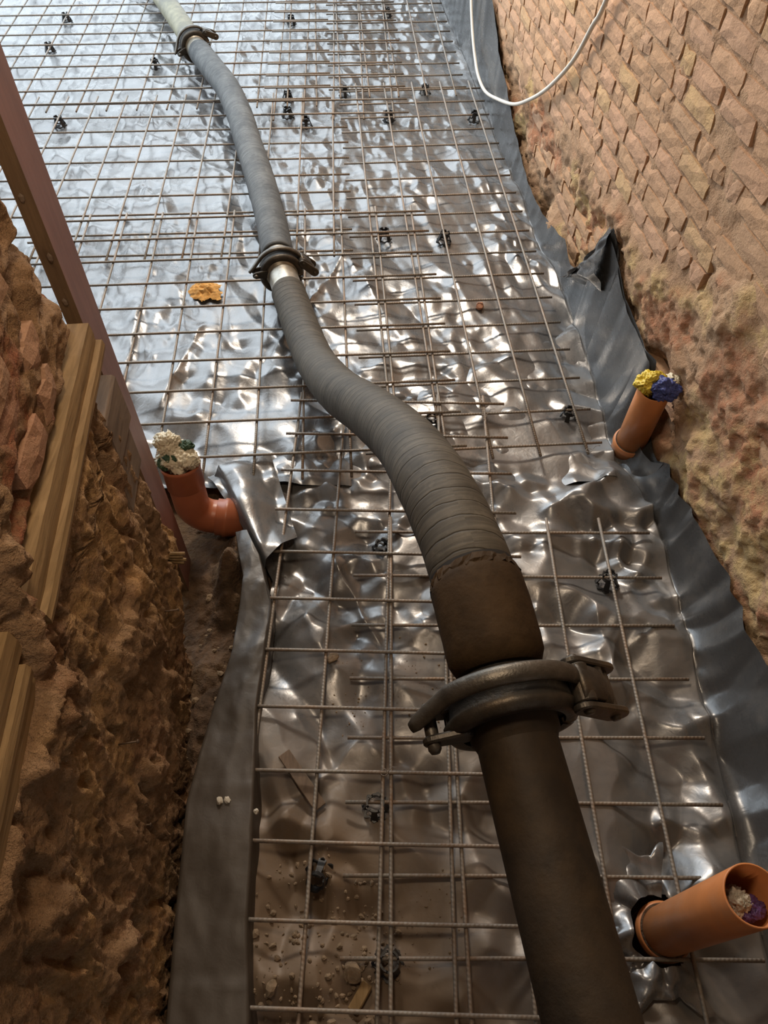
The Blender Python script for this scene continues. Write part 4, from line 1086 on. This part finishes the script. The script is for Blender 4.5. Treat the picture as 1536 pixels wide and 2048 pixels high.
stone('stone', (-0.365, 0.60, 0.106), (.009, .007, .007), M['stone_pale'], 'pale chip at the edge of the folded ledge strip', 7)
stone('stone', (-0.285, 0.175, 0.030), (.020, .014, .012), M['stone'], 'largest brown stone in the dusty near left corner', 8)
stone('mortar_lump', (-0.172, 1.12, 0.030), (.024, .017, .011), M['stone'], 'flaky brown mortar lump on the sheeting left of the cuff', 9)
stone('mortar_lump', (-0.075, 0.215, 0.026), (.028, .022, .013), M['stone'], 'sandy mortar lump near the wood offcut at the bottom', 10)
mb = MB(); Rz = Matrix.Rotation(math.radians(58), 3, 'Z'); box_bm(mb, (-0.053, 0.158, ground_z(-.053, .158) + .012), (0.075, 0.030, 0.020), Rz)
tag(obj('wood_offcut', bevel(mb.mesh('wood_offcut'), .003, 1), M['batten_wood']), 'short pale wood offcut lying in the dust at the bottom', 'wood offcut')
mb = MB(); Rz = Matrix.Rotation(math.radians(-52), 3, 'Z') @ Matrix.Rotation(.1, 3, 'Y'); box_bm(mb, (-0.245, 0.71, max(ground_z(-.215, .71), ground_z(-.28, .78), ground_z(-.2, .64)) + .004), (0.20, 0.040, 0.008), Rz)
tag(obj('wood_strip', bevel(mb.mesh('wood_strip'), .002, 1), M['timber_grey']), 'thin dusty wooden strip on the floor beside the ledge', 'wood strip')
grit = MB(); gm = [rock_mesh('g', 300 + k, 1, 1, .8, 1, .4) for k in range(4)]
def scatter(n, cx, cy, rx, ry, smin, smax):
    for _ in range(n):
        a = rng.uniform(0, 2 * math.pi); r = math.sqrt(rng.random()); x = cx + rx * r * math.cos(a); y = cy + ry * r * math.sin(a)
        if x < -.38: continue
        s = smin + (smax - smin) * rng.random() ** 3; me = gm[rng.randrange(4)]; z = ground_z(x, y) + s * .4
        T = Matrix.Translation((x, y, z)) @ Matrix.Rotation(rng.uniform(0, 6), 4, 'Z') @ Matrix.Diagonal((s, s * rng.uniform(.6, 1), s * .8, 1))
        grit.add([T @ v.co for v in me.vertices], [tuple(p.vertices) for p in me.polygons])
scatter(420, -.16, .25, .22, .30, .0018, .011); scatter(40, -.20, .20, .18, .18, .006, .016); scatter(110, .10, .35, .14, .14, .0015, .005); scatter(60, -.12, 1.0, .08, .18, .0015, .005); scatter(60, .12, 1.05, .12, .2, .0015, .006); scatter(80, -.1, .55, .2, .15, .0015, .007)
tag(obj('grit', grit.mesh('grit'), M['stone']), 'loose grit and crumbs strewn over the dusty near sheeting', 'grit', kind='stuff')
pit = MB()
for _ in range(60):
    x = rng.uniform(-.66, -.52); y = rng.uniform(.75, 1.45); s = .004 + .012 * rng.random() ** 2; me = gm[rng.randrange(4)]
    T = Matrix.Translation((x, y, -.055 + s * .4)) @ Matrix.Diagonal((s, s * .8, s * .8, 1)); pit.add([T @ v.co for v in me.vertices], [tuple(p.vertices) for p in me.polygons])
tag(obj('rubble', pit.mesh('rubble'), M['stone']), 'small rubble in the dark gap beside the wall', 'rubble', kind='stuff')
# nails and a bundle of cut laths sticking out of the left wall
def nail(s, z, d, lab):
    a = lpt(s, z, -.01); bvec = a + Vector(d); mb = MB(); sweep(mb, [a, bvec], .0022, 8); sweep(mb, [bvec, bvec + Vector(d).normalized() * .002], .005, 10)
    obj('nail', mb.mesh('nail', True), M['nail_iron'], wl)
nail(1.02, .36, (.055, .004, .006), ''); nail(.52, .60, (.05, .004, .012), ''); nail(.40, .36, (.03, 0, .002), '')
for k in range(4):
    a = lpt(1.22, .345 + .012 * k, -.02); mb = MB(); sweep(mb, [a, a + Vector((.07 + .008 * (k % 2), -.01 + .004 * k, .002))], [.007, .0055], 6); obj('lath_stub', mb.mesh('lath_stub'), M['batten_wood'], wl)
